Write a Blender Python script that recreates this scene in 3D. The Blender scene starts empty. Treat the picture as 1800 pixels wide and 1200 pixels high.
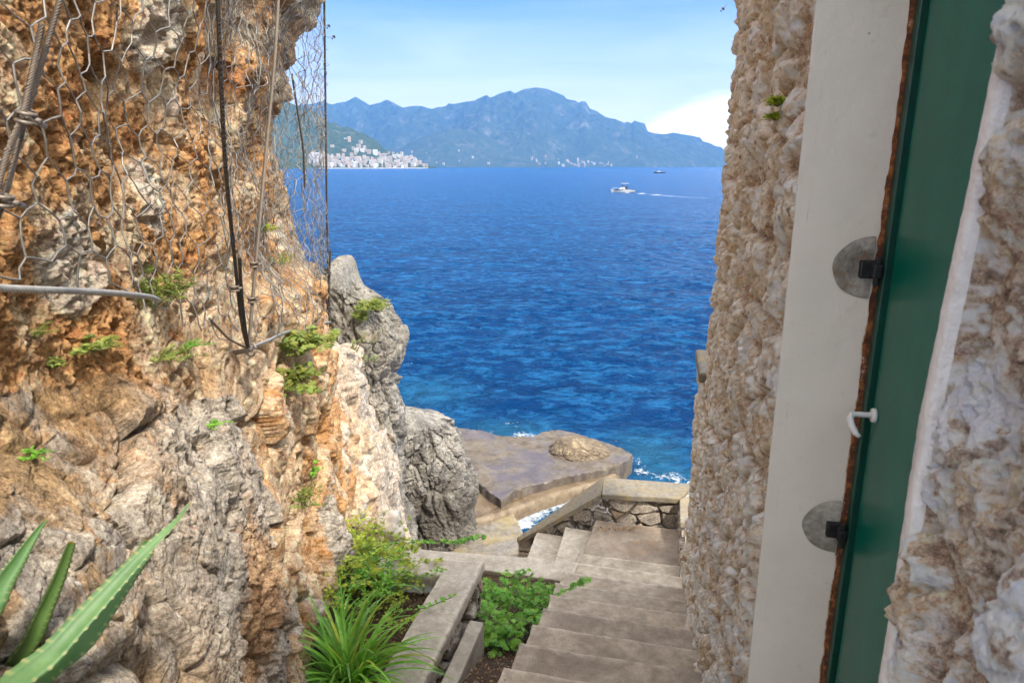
import bpy, math, random
import numpy as np
from mathutils import Vector
random.seed(7); RNG = np.random.default_rng(7)
R = math.radians
scn = bpy.context.scene
COL = scn.collection
W_F = 1200.0; PITCH = R(14.4); CP, SP = math.cos(PITCH), math.sin(PITCH)
SEA = -8.45

# ------------------------------------------------------------------ survey helpers (photo bearings -> metres)
def ray(px, py):
    r = (px-900)/W_F; u = (600-py)/W_F
    return np.array([r, u*SP+CP, u*CP-SP])
def atz(px, py, z):
    d = ray(px, py); return d*(z/d[2])
def atY(px, py, Y):
    d = ray(px, py); return d*(Y/d[1])
def V_of(py):
    d = ray(900, py); return d[2]/d[1]
def A_of(px, py=292):
    d = ray(px, py); return d[0]/d[1]

# ------------------------------------------------------------------ numpy noise
_perm = np.random.RandomState(3).permutation(256).astype(np.int32)
_perm = np.concatenate([_perm, _perm, _perm])
_g = np.random.RandomState(5).normal(size=(256, 3)); _g /= np.linalg.norm(_g, axis=1)[:, None]
_g = _g.astype(np.float32)
_j = np.random.RandomState(9).rand(256, 3).astype(np.float32)
def perlin(P):
    P = np.asarray(P, np.float32)
    I = np.floor(P).astype(np.int32); Fr = P-I; I &= 255
    u = Fr*Fr*Fr*(Fr*(Fr*6-15)+10)
    out = 0
    for dx in (0, 1):
        wx = u[:, 0] if dx else 1-u[:, 0]
        hx = _perm[(I[:, 0]+dx) & 255]
        for dy in (0, 1):
            wy = u[:, 1] if dy else 1-u[:, 1]
            hy = _perm[hx+((I[:, 1]+dy) & 255)]
            for dz in (0, 1):
                wz = u[:, 2] if dz else 1-u[:, 2]
                h = _perm[hy+((I[:, 2]+dz) & 255)]
                g = _g[h]
                out = out + wx*wy*wz*(g[:, 0]*(Fr[:, 0]-dx)+g[:, 1]*(Fr[:, 1]-dy)+g[:, 2]*(Fr[:, 2]-dz))
    return out*1.7
def fbm(P, sc, octv=4, gain=.5, off=0., ridged=False):
    P = np.asarray(P, np.float32)*sc+off
    a = 1.; s = 0; t = 0
    for k in range(octv):
        n = perlin(P)
        if ridged: n = 1-2*np.abs(n)
        s = s+a*n; t += a; a *= gain; P = P*2.03+17.3
    return s/t
def worley(P, sc, off=0., jit=.95):
    """F1, F2, id (0..255), vector to the nearest seed"""
    P = np.asarray(P, np.float32)*np.asarray(sc, np.float32)+off
    I = np.floor(P).astype(np.int32)
    n = len(P)
    f1 = np.full(n, 9., np.float32); f2 = np.full(n, 9., np.float32)
    idd = np.zeros(n, np.int32); vec = np.zeros((n, 3), np.float32)
    for dx in (-1, 0, 1):
        hx = _perm[(I[:, 0]+dx) & 255]
        for dy in (-1, 0, 1):
            hy = _perm[hx+((I[:, 1]+dy) & 255)]
            for dz in (-1, 0, 1):
                h = _perm[hy+((I[:, 2]+dz) & 255)]
                j = _j[h]*jit+(1-jit)/2
                v = P-(I+np.array([dx, dy, dz], np.int32))-j
                d = np.sqrt((v*v).sum(1))
                c = d < f1
                f2 = np.where(c, f1, np.minimum(f2, d))
                f1 = np.where(c, d, f1)
                idd = np.where(c, h, idd)
                vec[c] = v[c]
    return f1, f2, idd, vec
def sst(a, b, x):
    t = np.clip((x-a)/(b-a), 0, 1); return t*t*(3-2*t)
def blocks(P, sc, tilt=.35, off=0.):
    """faceted, cracked rock: every cell gets its own tilted plane; returns height, crack mask"""
    f1, f2, idd, v = worley(P, sc, off)
    g = _g[idd]
    h = (v*g).sum(1)*tilt+(_j[idd, 0]-.5)*.55
    return h, sst(0, .1, f2-f1)
def pits(P, sc, rad=.42, off=0.):
    f1, f2, idd, v = worley(P, sc, off)
    r = rad*(.25+.75*_j[idd, 1])*(_j[idd, 2] > .25)
    return -np.sqrt(np.clip(1-(f1/np.maximum(r, .01))**2, 0, 1))*r
def mixc(a, b, t):
    t = np.asarray(t)[:, None]; return a*(1-t)+np.asarray(b)*t

# ------------------------------------------------------------------ mesh helpers
def link(o, parent=None):
    COL.objects.link(o)
    if parent is not None: o.parent = parent
    return o
def tag(o, label=None, cat=None, group=None, kind=None):
    if label: o['label'] = label
    if cat: o['category'] = cat
    if group: o['group'] = group
    if kind: o['kind'] = kind
    return o
def empty(name, loc=(0, 0, 0), rz=0):
    o = bpy.data.objects.new(name, None); o.location = loc; o.rotation_euler = (0, 0, rz)
    o.empty_display_size = .2
    return link(o)
def mesh_np(name, V, Q, mat, parent=None, smooth=True, col=None, origin=None, attr=None, mats=None, midx=None):
    V = np.asarray(V, np.float32)
    if origin is not None: V = V-np.asarray(origin, np.float32)
    me = bpy.data.meshes.new(name)
    Q = np.asarray(Q, np.int32)
    me.vertices.add(len(V)); me.vertices.foreach_set('co', V.ravel())
    me.loops.add(Q.size); me.loops.foreach_set('vertex_index', Q.ravel())
    me.polygons.add(len(Q)); me.polygons.foreach_set('loop_start', np.arange(len(Q), dtype=np.int32)*Q.shape[1])
    me.polygons.foreach_set('loop_total', np.full(len(Q), Q.shape[1], np.int32))
    me.update(calc_edges=True)
    me.polygons.foreach_set('use_smooth', np.full(len(Q), smooth))
    if col is not None:
        a = me.color_attributes.new('Col', 'FLOAT_COLOR', 'POINT')
        c = np.ones((len(V), 4), np.float32); c[:, :3] = np.clip(col, 0, 1); a.data.foreach_set('color', c.ravel())
    if attr is not None:
        for k, v in attr.items():
            a = me.attributes.new(k, 'FLOAT', 'POINT'); a.data.foreach_set('value', np.asarray(v, np.float32))
    me.materials.append(mat)
    o = bpy.data.objects.new(name, me)
    if origin is not None: o.location = origin
    return link(o, parent)
def grid_faces(nu, nv, closed=False, flip=False):
    """verts indexed i*nv+j"""
    i = np.arange(nu if closed else nu-1); j = np.arange(nv-1)
    I, J = np.meshgrid(i, j, indexing='ij'); I2 = (I+1) % nu
    a = I*nv+J; b = I2*nv+J; c = I2*nv+J+1; d = I*nv+J+1
    q = np.stack([a, b, c, d], -1).reshape(-1, 4)
    return q[:, ::-1] if flip else q
class MB:
    def __init__(s): s.v = []; s.f = []; s.mi = []; s.m = 0; s.c = []; s.col = None
    def add(s, vs, fs):
        b = len(s.v)
        s.v += [tuple(map(float, p)) for p in vs]
        s.f += [tuple(b+i for i in f) for f in fs]
        s.mi += [s.m]*len(fs)
        s.c += [s.col or (1, 1, 1)]*len(vs)
    def box(s, c, size, rz=0, taper=1.):
        cx, cy, cz = c; sx, sy, sz = [q/2 for q in size]
        vs = []
        for z, k in ((-sz, 1.), (sz, taper)):
            for x, y in ((-sx, -sy), (sx, -sy), (sx, sy), (-sx, sy)):
                x *= k; y *= k
                vs.append((cx+x*math.cos(rz)-y*math.sin(rz), cy+x*math.sin(rz)+y*math.cos(rz), cz+z))
        s.add(vs, [(3, 2, 1, 0), (4, 5, 6, 7), (0, 1, 5, 4), (1, 2, 6, 5), (2, 3, 7, 6), (3, 0, 4, 7)])
    def prism(s, pts, z0, z1):
        """pts counter-clockwise plan polygon (x,y); z1 may be a list"""
        n = len(pts)
        z1s = z1 if hasattr(z1, '__len__') else [z1]*n
        vs = [(p[0], p[1], z0) for p in pts]+[(p[0], p[1], z) for p, z in zip(pts, z1s)]
        s.add(vs, [tuple(range(n))[::-1], tuple(range(n, 2*n))]+[(i, (i+1) % n, n+(i+1) % n, n+i) for i in range(n)])
    def tube(s, pts, rad, n=6, cap=True):
        pts = [Vector(p) for p in pts]
        m = len(pts)
        rr = rad if hasattr(rad, '__len__') else [rad]*m
        up = Vector((.13, .21, .97)); vs = []
        for i, p in enumerate(pts):
            t = (pts[min(i+1, m-1)]-pts[max(i-1, 0)])
            if t.length < 1e-9: t = Vector((0, 0, 1))
            t.normalize()
            if abs(t.dot(up)) > .95: up2 = Vector((1, 0, 0))
            else: up2 = up
            a = t.cross(up2).normalized(); b = t.cross(a)
            for k in range(n):
                th = 2*math.pi*k/n
                vs.append(p+(a*math.cos(th)+b*math.sin(th))*rr[i])
        fs = [(i*n+k, i*n+(k+1) % n, (i+1)*n+(k+1) % n, (i+1)*n+k) for i in range(m-1) for k in range(n)]
        if cap: fs += [tuple(range(n))[::-1], tuple((m-1)*n+k for k in range(n))]
        s.add(vs, fs)
    def blob(s, c, r, seed=0, n=10, amp=.2, flat=1.):
        vs = []; rnd = random.Random(seed)
        ph = [rnd.uniform(0, 6.28) for _ in range(6)]
        for i in range(n+1):
            th = math.pi*i/n
            for k in range(n):
                f = 2*math.pi*k/n
                d = Vector((math.sin(th)*math.cos(f), math.sin(th)*math.sin(f), math.cos(th)*flat))
                w = 1+amp*(math.sin(3*d.x+ph[0])+math.sin(4*d.y+ph[1])+math.sin(3.5*d.z+ph[2]+2*d.x))*.5
                vs.append((c[0]+d.x*r[0]*w, c[1]+d.y*r[1]*w, c[2]+d.z*r[2]*w))
        s.add(vs, [(i*n+k, (i+1)*n+k, (i+1)*n+(k+1) % n, i*n+(k+1) % n) for i in range(n) for k in range(n)])
    def build(s, name, mats, parent=None, smooth=False, bevel=0, origin=None, seg=2, usecol=False):
        me = bpy.data.meshes.new(name)
        o0 = Vector(origin) if origin is not None else Vector((0, 0, 0))
        me.from_pydata([tuple(Vector(p)-o0) for p in s.v], [], s.f)
        if not isinstance(mats, (list, tuple)): mats = [mats]
        for m in mats: me.materials.append(m)
        me.polygons.foreach_set('material_index', s.mi)
        me.polygons.foreach_set('use_smooth', [smooth]*len(s.f))
        if usecol:
            a = me.color_attributes.new('Col', 'FLOAT_COLOR', 'POINT')
            a.data.foreach_set('color', [q for c in s.c for q in (*c, 1.)])
        me.update()
        o = bpy.data.objects.new(name, me); o.location = o0
        link(o, parent)
        if bevel:
            b = o.modifiers.new('b', 'BEVEL'); b.width = bevel; b.segments = seg; b.limit_method = 'ANGLE'; b.angle_limit = R(40)
        return o

# ------------------------------------------------------------------ material helpers
def newmat(name):
    m = bpy.data.materials.new(name); m.use_nodes = True
    nt = m.node_tree; b = nt.nodes['Principled BSDF']
    return m, nt, b
def node(nt, t, **kw):
    n = nt.nodes.new(t)
    for k, v in kw.items():
        if k in n.inputs.keys() if isinstance(k, str) else False: n.inputs[k].default_value = v
        else: setattr(n, k, v)
    return n
def L(nt, a, b): nt.links.new(a, b)
def noise(nt, vec, scale, detail=5, rough=.6, dist=0.):
    n = nt.nodes.new('ShaderNodeTexNoise'); n.inputs['Scale'].default_value = scale
    n.inputs['Detail'].default_value = detail; n.inputs['Roughness'].default_value = rough; n.inputs['Distortion'].default_value = dist
    if vec is not None: L(nt, vec, n.inputs['Vector'])
    return n.outputs['Fac']
def ramp(nt, fac, stops):
    r = nt.nodes.new('ShaderNodeValToRGB'); e = r.color_ramp.elements
    while len(e) < len(stops): e.new(.5)
    for k, (p, c) in enumerate(stops):
        e[k].position = p; e[k].color = (*c, 1) if hasattr(c, '__len__') else (c, c, c, 1)
    L(nt, fac, r.inputs['Fac']); return r.outputs['Color']
def mix(nt, fac, a, b, mode='MIX'):
    m = nt.nodes.new('ShaderNodeMix'); m.data_type = 'RGBA'; m.blend_type = mode
    for s, v in ((0, fac), (6, a), (7, b)):
        if hasattr(v, 'links'): L(nt, v, m.inputs[s])
        else: m.inputs[s].default_value = v if s == 0 else ((*v, 1) if len(v) == 3 else v)
    return m.outputs[2]
def math_(nt, op, a, b=0., c=None):
    m = nt.nodes.new('ShaderNodeMath'); m.operation = op
    for s, v in ((0, a), (1, b), (2, c)):
        if v is None: continue
        if hasattr(v, 'links'): L(nt, v, m.inputs[s])
        else: m.inputs[s].default_value = v
    return m.outputs[0]
def bump(nt, b, hs, strength=.5, dist=.01):
    """hs: height socket"""
    n = nt.nodes.new('ShaderNodeBump'); n.inputs['Strength'].default_value = strength; n.inputs['Distance'].default_value = dist
    L(nt, hs, n.inputs['Height']); L(nt, n.outputs['Normal'], b.inputs['Normal'])
    return n
def objco(nt, scale=None):
    g = nt.nodes.new('ShaderNodeNewGeometry')   # world position: every rock, wall and step keeps its own pattern
    if scale is None: return g.outputs['Position']
    mp = nt.nodes.new('ShaderNodeMapping'); mp.inputs['Scale'].default_value = scale
    L(nt, g.outputs['Position'], mp.inputs['Vector']); return mp.outputs['Vector']

def rock_mat(name, fine=60., bstr=.8, bdist=.006, rough=.92, var=.35, big=1.):
    m, nt, b = newmat(name)
    co = objco(nt)
    at = nt.nodes.new('ShaderNodeVertexColor'); at.layer_name = 'Col'
    n1 = noise(nt, co, fine*.3*big, 10, .75); n2 = noise(nt, co, fine*1.5*big, 6, .75)
    v = ramp(nt, n1, [(.3, .5-var*.6), (.5, .5), (.72, .5+var)])
    c = mix(nt, .9, at.outputs['Color'], v, 'OVERLAY')
    v2 = ramp(nt, n2, [(.36, .2), (.5, .5), (.64, .76)])
    c = mix(nt, .9, c, v2, 'OVERLAY')
    n3 = noise(nt, co, fine*4.*big, 4, .7); c = mix(nt, .7, c, ramp(nt, n3, [(.35, .3), (.65, .7)]), 'OVERLAY')
    L(nt, c, b.inputs['Base Color'])
    b.inputs['Roughness'].default_value = rough; b.inputs['Specular IOR Level'].default_value = .25
    h = math_(nt, 'ADD', math_(nt, 'ADD', math_(nt, 'MULTIPLY', n1, 1.2), math_(nt, 'MULTIPLY', n2, .7)), math_(nt, 'MULTIPLY', n3, .15))
    bump(nt, b, h, bstr, bdist)
    return m
def concrete_mat(name, c1=(.27, .235, .195), c2=(.4, .36, .31), stain=(.17, .135, .1), wet=0., sc=1., rust=None, lo=.38, hi=.62):
    m, nt, b = newmat(name)
    g_ = objco(nt); oi_ = nt.nodes.new('ShaderNodeObjectInfo'); ad_ = nt.nodes.new('ShaderNodeVectorMath'); ad_.operation = 'MULTIPLY_ADD'
    L(nt, oi_.outputs['Random'], ad_.inputs[0]); ad_.inputs[1].default_value = (17, 11, 7); L(nt, g_, ad_.inputs[2]); co = ad_.outputs[0]
    n0 = noise(nt, co, 1.7*sc, 6, .65, .4); n1 = noise(nt, co, 9*sc, 8, .7); n2 = noise(nt, co, 160*sc, 4, .7)
    c = mix(nt, ramp(nt, n1, [(lo, 0), (hi, 1)]), c1, c2)
    c = mix(nt, ramp(nt, n0, [(.45, 0), (.68, .75)]), c, stain)
    if rust:
        n3 = noise(nt, objco(nt, (1, 1, 1)), 3.1*sc, 5, .6, 1.2)
        c = mix(nt, ramp(nt, n3, [(.56, 0), (.7, .6)]), c, rust)
    sp = ramp(nt, n2, [(.3, .36), (.5, .5), (.7, .62)])
    c = mix(nt, .8, c, sp, 'OVERLAY')
    ea = nt.nodes.new('ShaderNodeAttribute'); ea.attribute_name = 'edge'; ea.attribute_type = 'GEOMETRY'
    c = mix(nt, math_(nt, 'MULTIPLY', ea.outputs['Fac'], ramp(nt, n1, [(.35, 0), (.6, .45)])), c, tuple(min(1, q*1.35) for q in c2))
    c = mix(nt, 1., c, ramp(nt, oi_.outputs['Random'], [(0, .9), (1, 1.08)]), 'MULTIPLY')
    L(nt, c, b.inputs['Base Color'])
    if wet:
        L(nt, ramp(nt, n0, [(.35, .25), (.6, .8)]), b.inputs['Roughness'])
    else: b.inputs['Roughness'].default_value = .9
    b.inputs['Specular IOR Level'].default_value = .3+wet*.4
    n4 = noise(nt, co, 45*sc, 6, .75)
    h = math_(nt, 'ADD', math_(nt, 'ADD', n1, math_(nt, 'MULTIPLY', n4, .8)), math_(nt, 'MULTIPLY', n2, .45))
    bump(nt, b, h, .8, .009/sc)
    return m
def leaf_mat(name, c1, c2, sc=30., trans=.35, rough=.45):
    m, nt, b = newmat(name)
    co = objco(nt)
    n = noise(nt, co, sc, 3, .6)
    oi = nt.nodes.new('ShaderNodeVertexColor'); oi.layer_name = 'Col'
    c = mix(nt, ramp(nt, n, [(.35, 0), (.65, 1)]), c1, c2)
    c = mix(nt, 1., c, oi.outputs['Color'], 'MULTIPLY')
    L(nt, c, b.inputs['Base Color']); b.inputs['Roughness'].default_value = rough
    tr = nt.nodes.new('ShaderNodeBsdfTranslucent'); L(nt, c, tr.inputs['Color'])
    mx = nt.nodes.new('ShaderNodeMixShader'); mx.inputs[0].default_value = trans
    L(nt, b.outputs[0], mx.inputs[1]); L(nt, tr.outputs[0], mx.inputs[2])
    L(nt, mx.outputs[0], nt.nodes['Material Output'].inputs['Surface'])
    return m
def plain(name, col, rough=.6, metal=0., var=.15, sc=40., spec=.5, bmp=0.):
    m, nt, b = newmat(name)
    n = noise(nt, objco(nt), sc, 5, .65)
    c = mix(nt, ramp(nt, n, [(.3, 0), (.7, 1)]), tuple(q*(1-var) for q in col), tuple(min(1, q*(1+var)) for q in col))
    L(nt, c, b.inputs['Base Color']); b.inputs['Roughness'].default_value = rough
    b.inputs['Metallic'].default_value = metal; b.inputs['Specular IOR Level'].default_value = spec
    if bmp: bump(nt, b, n, .5, bmp)
    return m
print('TIMER b_cliff', __import__('time').process_time())
# ================================================================== CLIFF (left)
M_ROCK = rock_mat('cliff rock', 60, 1., .014, var=.5)
M_ROCK_FAR = rock_mat('sea rock', 22, 1., .04, var=.42)
# outline of the overhang seen against the sky, as (height, x) at 5.5 m
_SZ = [-1.6, -1.24, -.84, -.66, -.44, -.18, .07, .18, .346, .51, .573, .674, .767, .97, 1.03, 1.12, 1.19, 1.32, 2, 4, 8]
_SX = [-1.52, -1.49, -1.476, -1.58, -1.69, -1.746, -1.81, -1.83, -1.79, -1.66, -1.66, -1.70, -1.62, -1.56, -1.487, -1.515, -1.40, -1.36, -1.25, -1.2, -1.6]
_BY = [.4, 1.3, 2, 3, 3.8, 4.8, 5.3, 6.0]
_BZ = [-.2, -.4, -.6, -.8, -1.0, -1.6, -2.0, -2.5, -2.9, -3.1, -3.6]
_BX = np.array([[-1.2, -1.0, -.8, -.66, -.58, -.52, -.5, -.5, -.5, -.5, -.5],
                [-1.35, -1.14, -.97, -.89, -.86, -.83, -.8, -.78, -.78, -.78, -.78],
                [-1.65, -1.42, -1.22, -1.06, -.99, -.94, -.92, -.9, -.9, -.9, -.9],
                [-2.1, -1.85, -1.62, -1.40, -1.27, -1.19, -1.19, -1.2, -1.2, -1.2, -1.2],
                [-2.5, -2.3, -2.05, -1.80, -1.60, -1.47, -1.43, -1.43, -1.46, -1.46, -1.46],
                [-2.8, -2.6, -2.4, -2.3, -2.2, -1.8, -1.52, -1.36, -1.3, -1.58, -1.7],
                [-3, -2.9, -2.8, -2.7, -2.6, -2.4, -2.1, -1.9, -1.8, -1.95, -1.95],
                [-4.5]*11])
def bulge(Y, Z):
    yi = np.interp(Y, _BY, np.arange(8)); zi = np.interp(-Z, [-z for z in _BZ], np.arange(11))
    y0 = np.minimum(yi.astype(int), 6); z0 = np.minimum(zi.astype(int), 9)
    fy = yi-y0; fz = zi-z0
    x = (_BX[y0, z0]*(1-fy)*(1-fz)+_BX[y0+1, z0]*fy*(1-fz)+_BX[y0, z0+1]*(1-fy)*fz+_BX[y0+1, z0+1]*fy*fz)
    return np.where(Z > -.2, x-(Z+.2)*2.5, x)
def wallA(Y, Z):
    v = Z/Y
    w = np.clip((Y-1.25)/4.25, 0, 1)
    S = np.interp(Z*5.5/np.maximum(Y, 5.5)*1., _SZ, _SX)
    N = -1.10+.05*np.sin(Z*2.1+.5)-.04*Z
    near = (1-w)*N+w*S
    near = np.where(Y < 1.25, -1.10+.05*np.sin(Z*2.1+.5)-.04*Z+(1.25-Y)*.12, near)
    up = S-(Y-5.5)*.9
    low = S-(Y-5.5)*.20+.055*Y*sst(.30, .52, -v)*sst(5.5, 8, Y)
    b = sst(.235, .285, -v+.012*np.sin(Y*2.3))
    far = up*(1-b)+low*b
    return np.where(Y > 5.5, far, near)
def cliff_base(Y, Z):
    a = wallA(Y, Z); b = bulge(Y, Z)
    k = .05*np.clip(Y/2, .5, 2)
    h = np.clip((a-b)/k*.5+.5, 0, 1)
    return b*(1-h)+a*h+k*h*(1-h), (b > a)
def rock_detail(P, Y, Z, isb):
    """relief (m, along the outward normal) and colour"""
    v = Z/Y
    sc = np.clip(Y/2.2, .6, 3.2)                       # the farther rock is seen in its larger forms too
    n_reg = fbm(P, 1.1, 3, off=4.)
    # where the rock is blocky limestone, where it is eaten away
    block = np.where(isb, sst(2.1, 1.5, Y+n_reg*.5), sst(2.0, 2.5, Y+n_reg*.35)*sst(-.35, -.55, Z+.2*n_reg+.0*Y)*sst(4.4, 3.6, Y+n_reg*.4)*.8)
    block = np.maximum(block, sst(6.0, 7.0, Y)*.55)
    cave = np.exp(-((Y-2.55+.25*n_reg)/.55)**2-((Z+1.85)/.42)**2); cave = sst(.25, .6, cave+.25*fbm(P, 3.1, 3, off=55.))
    block = np.maximum(block, .8*sst(.22, .34, fbm(P, 2.2, 2, off=31.)))
    block = block*(1-cave)
    d = fbm(P, .9, 3, off=9.)*.10*np.minimum(sc, 2)
    d += fbm(P, 2.7, 3, .5, off=2.)*.05*np.minimum(sc, 1.8)
    Pw = P+.030*np.stack([fbm(P, 5, 3, off=50.), fbm(P, 5, 3, off=60.), fbm(P, 5, 3, off=70.)], 1)
    Pv = Pw*np.array([1, 1, .7], np.float32)
    b1, c1 = blocks(Pv, 2.6, .75, off=3.)
    b2, c2 = blocks(Pv, 7.5, .7, off=8.)
    b3, c3 = blocks(Pw, 21., .7, off=13.)
    d += block*(b1*.10*np.minimum(sc, 1.25)-.05*(1-c1)+b2*.036-.016*(1-c2)+b3*.007-.004*(1-c3))
    eat = 1-block
    d += eat*(b1*.07*np.minimum(sc, 1.25)-.02*(1-c1)+b2*.030+b3*.012)
    p1 = pits(Pw*np.array([.8, .8, 1], np.float32), 5.2, .5, 1.)
    p2 = pits(Pw, 12., .5, 5.)
    p3 = pits(Pw, 30., .5, 9.)
    pm = sst(-.2, .15, fbm(P, 2.2, 2, off=77.))
    pm = np.maximum(np.maximum(pm, cave), isb*sst(1.7, 2.2, Y)*sst(-.75, -1.0, Z)*.9)
    d += eat*(p1*.38*pm*(1+.5*cave)+p2*.19*(.2+.8*pm)+p3*.045)-cave*.05
    d += eat*(fbm(P, 11, 5, .68, off=20.)*.026+fbm(P, 45, 3, .7, off=30.)*.014)
    d += (1-eat)*(fbm(P, 26, 4, .65, off=35.)*.004)
    rn = fbm(P*np.array([1, 1, .6], np.float32), 6., 5, .65, off=41., ridged=True)
    grey = np.where(isb, sst(1.3, 2.1, Y+.5*n_reg), 0)*sst(-.6, -1.0, Z+.35*n_reg)
    grey = np.maximum(grey, sst(6.2, 8.2, Y+n_reg)*.85)
    d += grey*(rn-.2)*.020*np.minimum(sc, 2)
    # --- colour of the stone itself
    nz = fbm(P, 3.3, 4, .6, off=90.); nf = fbm(P, 13., 4, .65, off=95.)
    orange = np.array([.46, .245, .10]); tan = np.array([.50, .335, .19]); beige = np.array([.56, .435, .29])
    pale = np.array([.54, .475, .385]); gr = np.array([.335, .295, .25]); ochre = np.array([.33, .225, .12]); rust = np.array([.40, .16, .055])
    c = np.tile(tan, (len(P), 1))
    c = mixc(c, orange, sst(-.25, .12, nz+.35*nf+.22*sst(2.7, 1.8, Y)-.02))
    c = mixc(c, rust, sst(.30, .55, nz-.4*nf+.1*(Z > -.2))*.8)
    c = mixc(c, beige, sst(.02, .35, -nz+.3*nf)*.8)
    c = mixc(c, beige*.98, np.clip(block*1.2, 0, 1)*sst(-.3, .1, nf)*(1-isb)*.8)
    # embedded pale limestone lumps
    f1, f2, idd, vv = worley(Pw, 2.6, 12.)
    lump = (_j[idd, 0] > .72)*sst(.42, .33, f1)
    d += lump*.02*(1-isb)
    c = mixc(c, pale, lump*.8)
    c = mixc(c, ochre, (isb*block)*sst(-.3, .2, nz+.1)*.85)
    c = mixc(c, gr*(.9), isb*block*sst(-.05, .3, -nz+.2*nf)*.8)
    c = mixc(c, pale, isb*sst(-.62, -.8, Z)*sst(-1.35, -1.0, Z)*sst(-.2, .2, nf+.1)*.55)
    gm = np.clip(grey*sst(-.42, .05, .45*nf-.35*nz+.12+.0*Z), 0, 1)
    # orange caves keep their colour in the hollows of the grey skin
    deep = sst(-.02, -.09, p1*.21*pm+p2*.085)
    gm = gm*(1-.85*deep)*(1-.8*cave)
    c = mixc(c, orange*.9+tan*.15, cave*.8)
    c = mixc(c, gr, gm*.92)
    c = mixc(c, pale*.98, gm*sst(.0, .4, rn)*.45*sst(8., 6., Y))
    farr = sst(4.6, 5.5, Y)*(Z > -1.25+.1*nz)
    c = mixc(c, np.array([.40, .34, .25]), farr*.55*sst(-.3, .3, nf+.2))
    c = mixc(c, beige*.78, sst(6.6, 8.5, Y)*.5*sst(-.2, .3, nz))
    return d, c*1.16
def build_cliff():
    # columns closer together near the eye, rows fanned by elevation so that far rows are taller
    Ys = [.35]
    while Ys[-1] < 13.8:
        y = Ys[-1]; x = 1.0 if y < 1.3 else (1+.2*(y-1.3) if y < 5.5 else .26*y)
        st = y*y/(683*x)*.78
        Ys.append(y+min(max(st, .0022), .032))
    Ys = np.array(Ys)
    v = np.concatenate([np.linspace(-5, -1.35, 60)[:-1], np.linspace(-1.35, -1.08, 70)[:-1], np.linspace(-1.08, .34, 640), np.linspace(.34, .5, 30)[1:], np.linspace(.5, 7, 90)[1:]])
    YY, VV = np.meshgrid(Ys, v, indexing='ij')
    ZZ = np.clip(YY*VV, -8.9, 9.0)
    # clamp spreads: avoid stacked rows by letting them fan a little
    Y = YY.ravel(); Z = ZZ.ravel()
    print('cliff', len(Ys), len(v), len(Y))
    X, isb = cliff_base(Y, Z)
    isb = isb.astype(float)
    P = np.stack([X, Y, Z], 1).astype(np.float32)
    d, c = rock_detail(P, Y, Z, isb)
    nu, nv = YY.shape
    # base normal
    G = P.reshape(nu, nv, 3)
    du = np.gradient(G, axis=0); dv = np.gradient(G, axis=1)
    N = np.cross(du, dv); N /= np.maximum(np.linalg.norm(N, axis=2), 1e-9)[..., None]
    if np.median(N[..., 0]) < 0: N = -N
    bad = np.linalg.norm(dv, axis=2) < 1e-6
    N[bad] = (1, 0, 0)
    N = N.reshape(-1, 3)
    P = P+N*d[:, None]
    o = mesh_np('cliff', P, grid_faces(nu, nv), M_ROCK, col=c)
    tag(o, 'tall orange and grey pitted limestone cliff rising on the left of the steps', 'cliff', kind='structure')
    return P.reshape(nu, nv, 3), Ys, v
CL_P, CL_Y, CL_V = build_cliff()
def cliff_at(px, py, off=0.):
    """first cliff vertex met along this bearing"""
    d = ray(px, py); a = d[0]/d[1]; v = d[2]/d[1]
    Q = CL_P.reshape(-1, 3)
    m = (np.abs(Q[:, 0]/Q[:, 1]-a) < .012) & (np.abs(Q[:, 2]/Q[:, 1]-v) < .012)
    if not m.any(): return None
    q = Q[m]; return q[np.argmin(q[:, 1])]+np.array([off, -off*.5, 0])
def cliff_x(y, z):
    i = np.clip(np.searchsorted(CL_Y, y), 0, len(CL_Y)-1); j = np.clip(np.searchsorted(CL_V, z/y), 0, len(CL_V)-1)
    return CL_P[i, j, 0]

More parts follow.
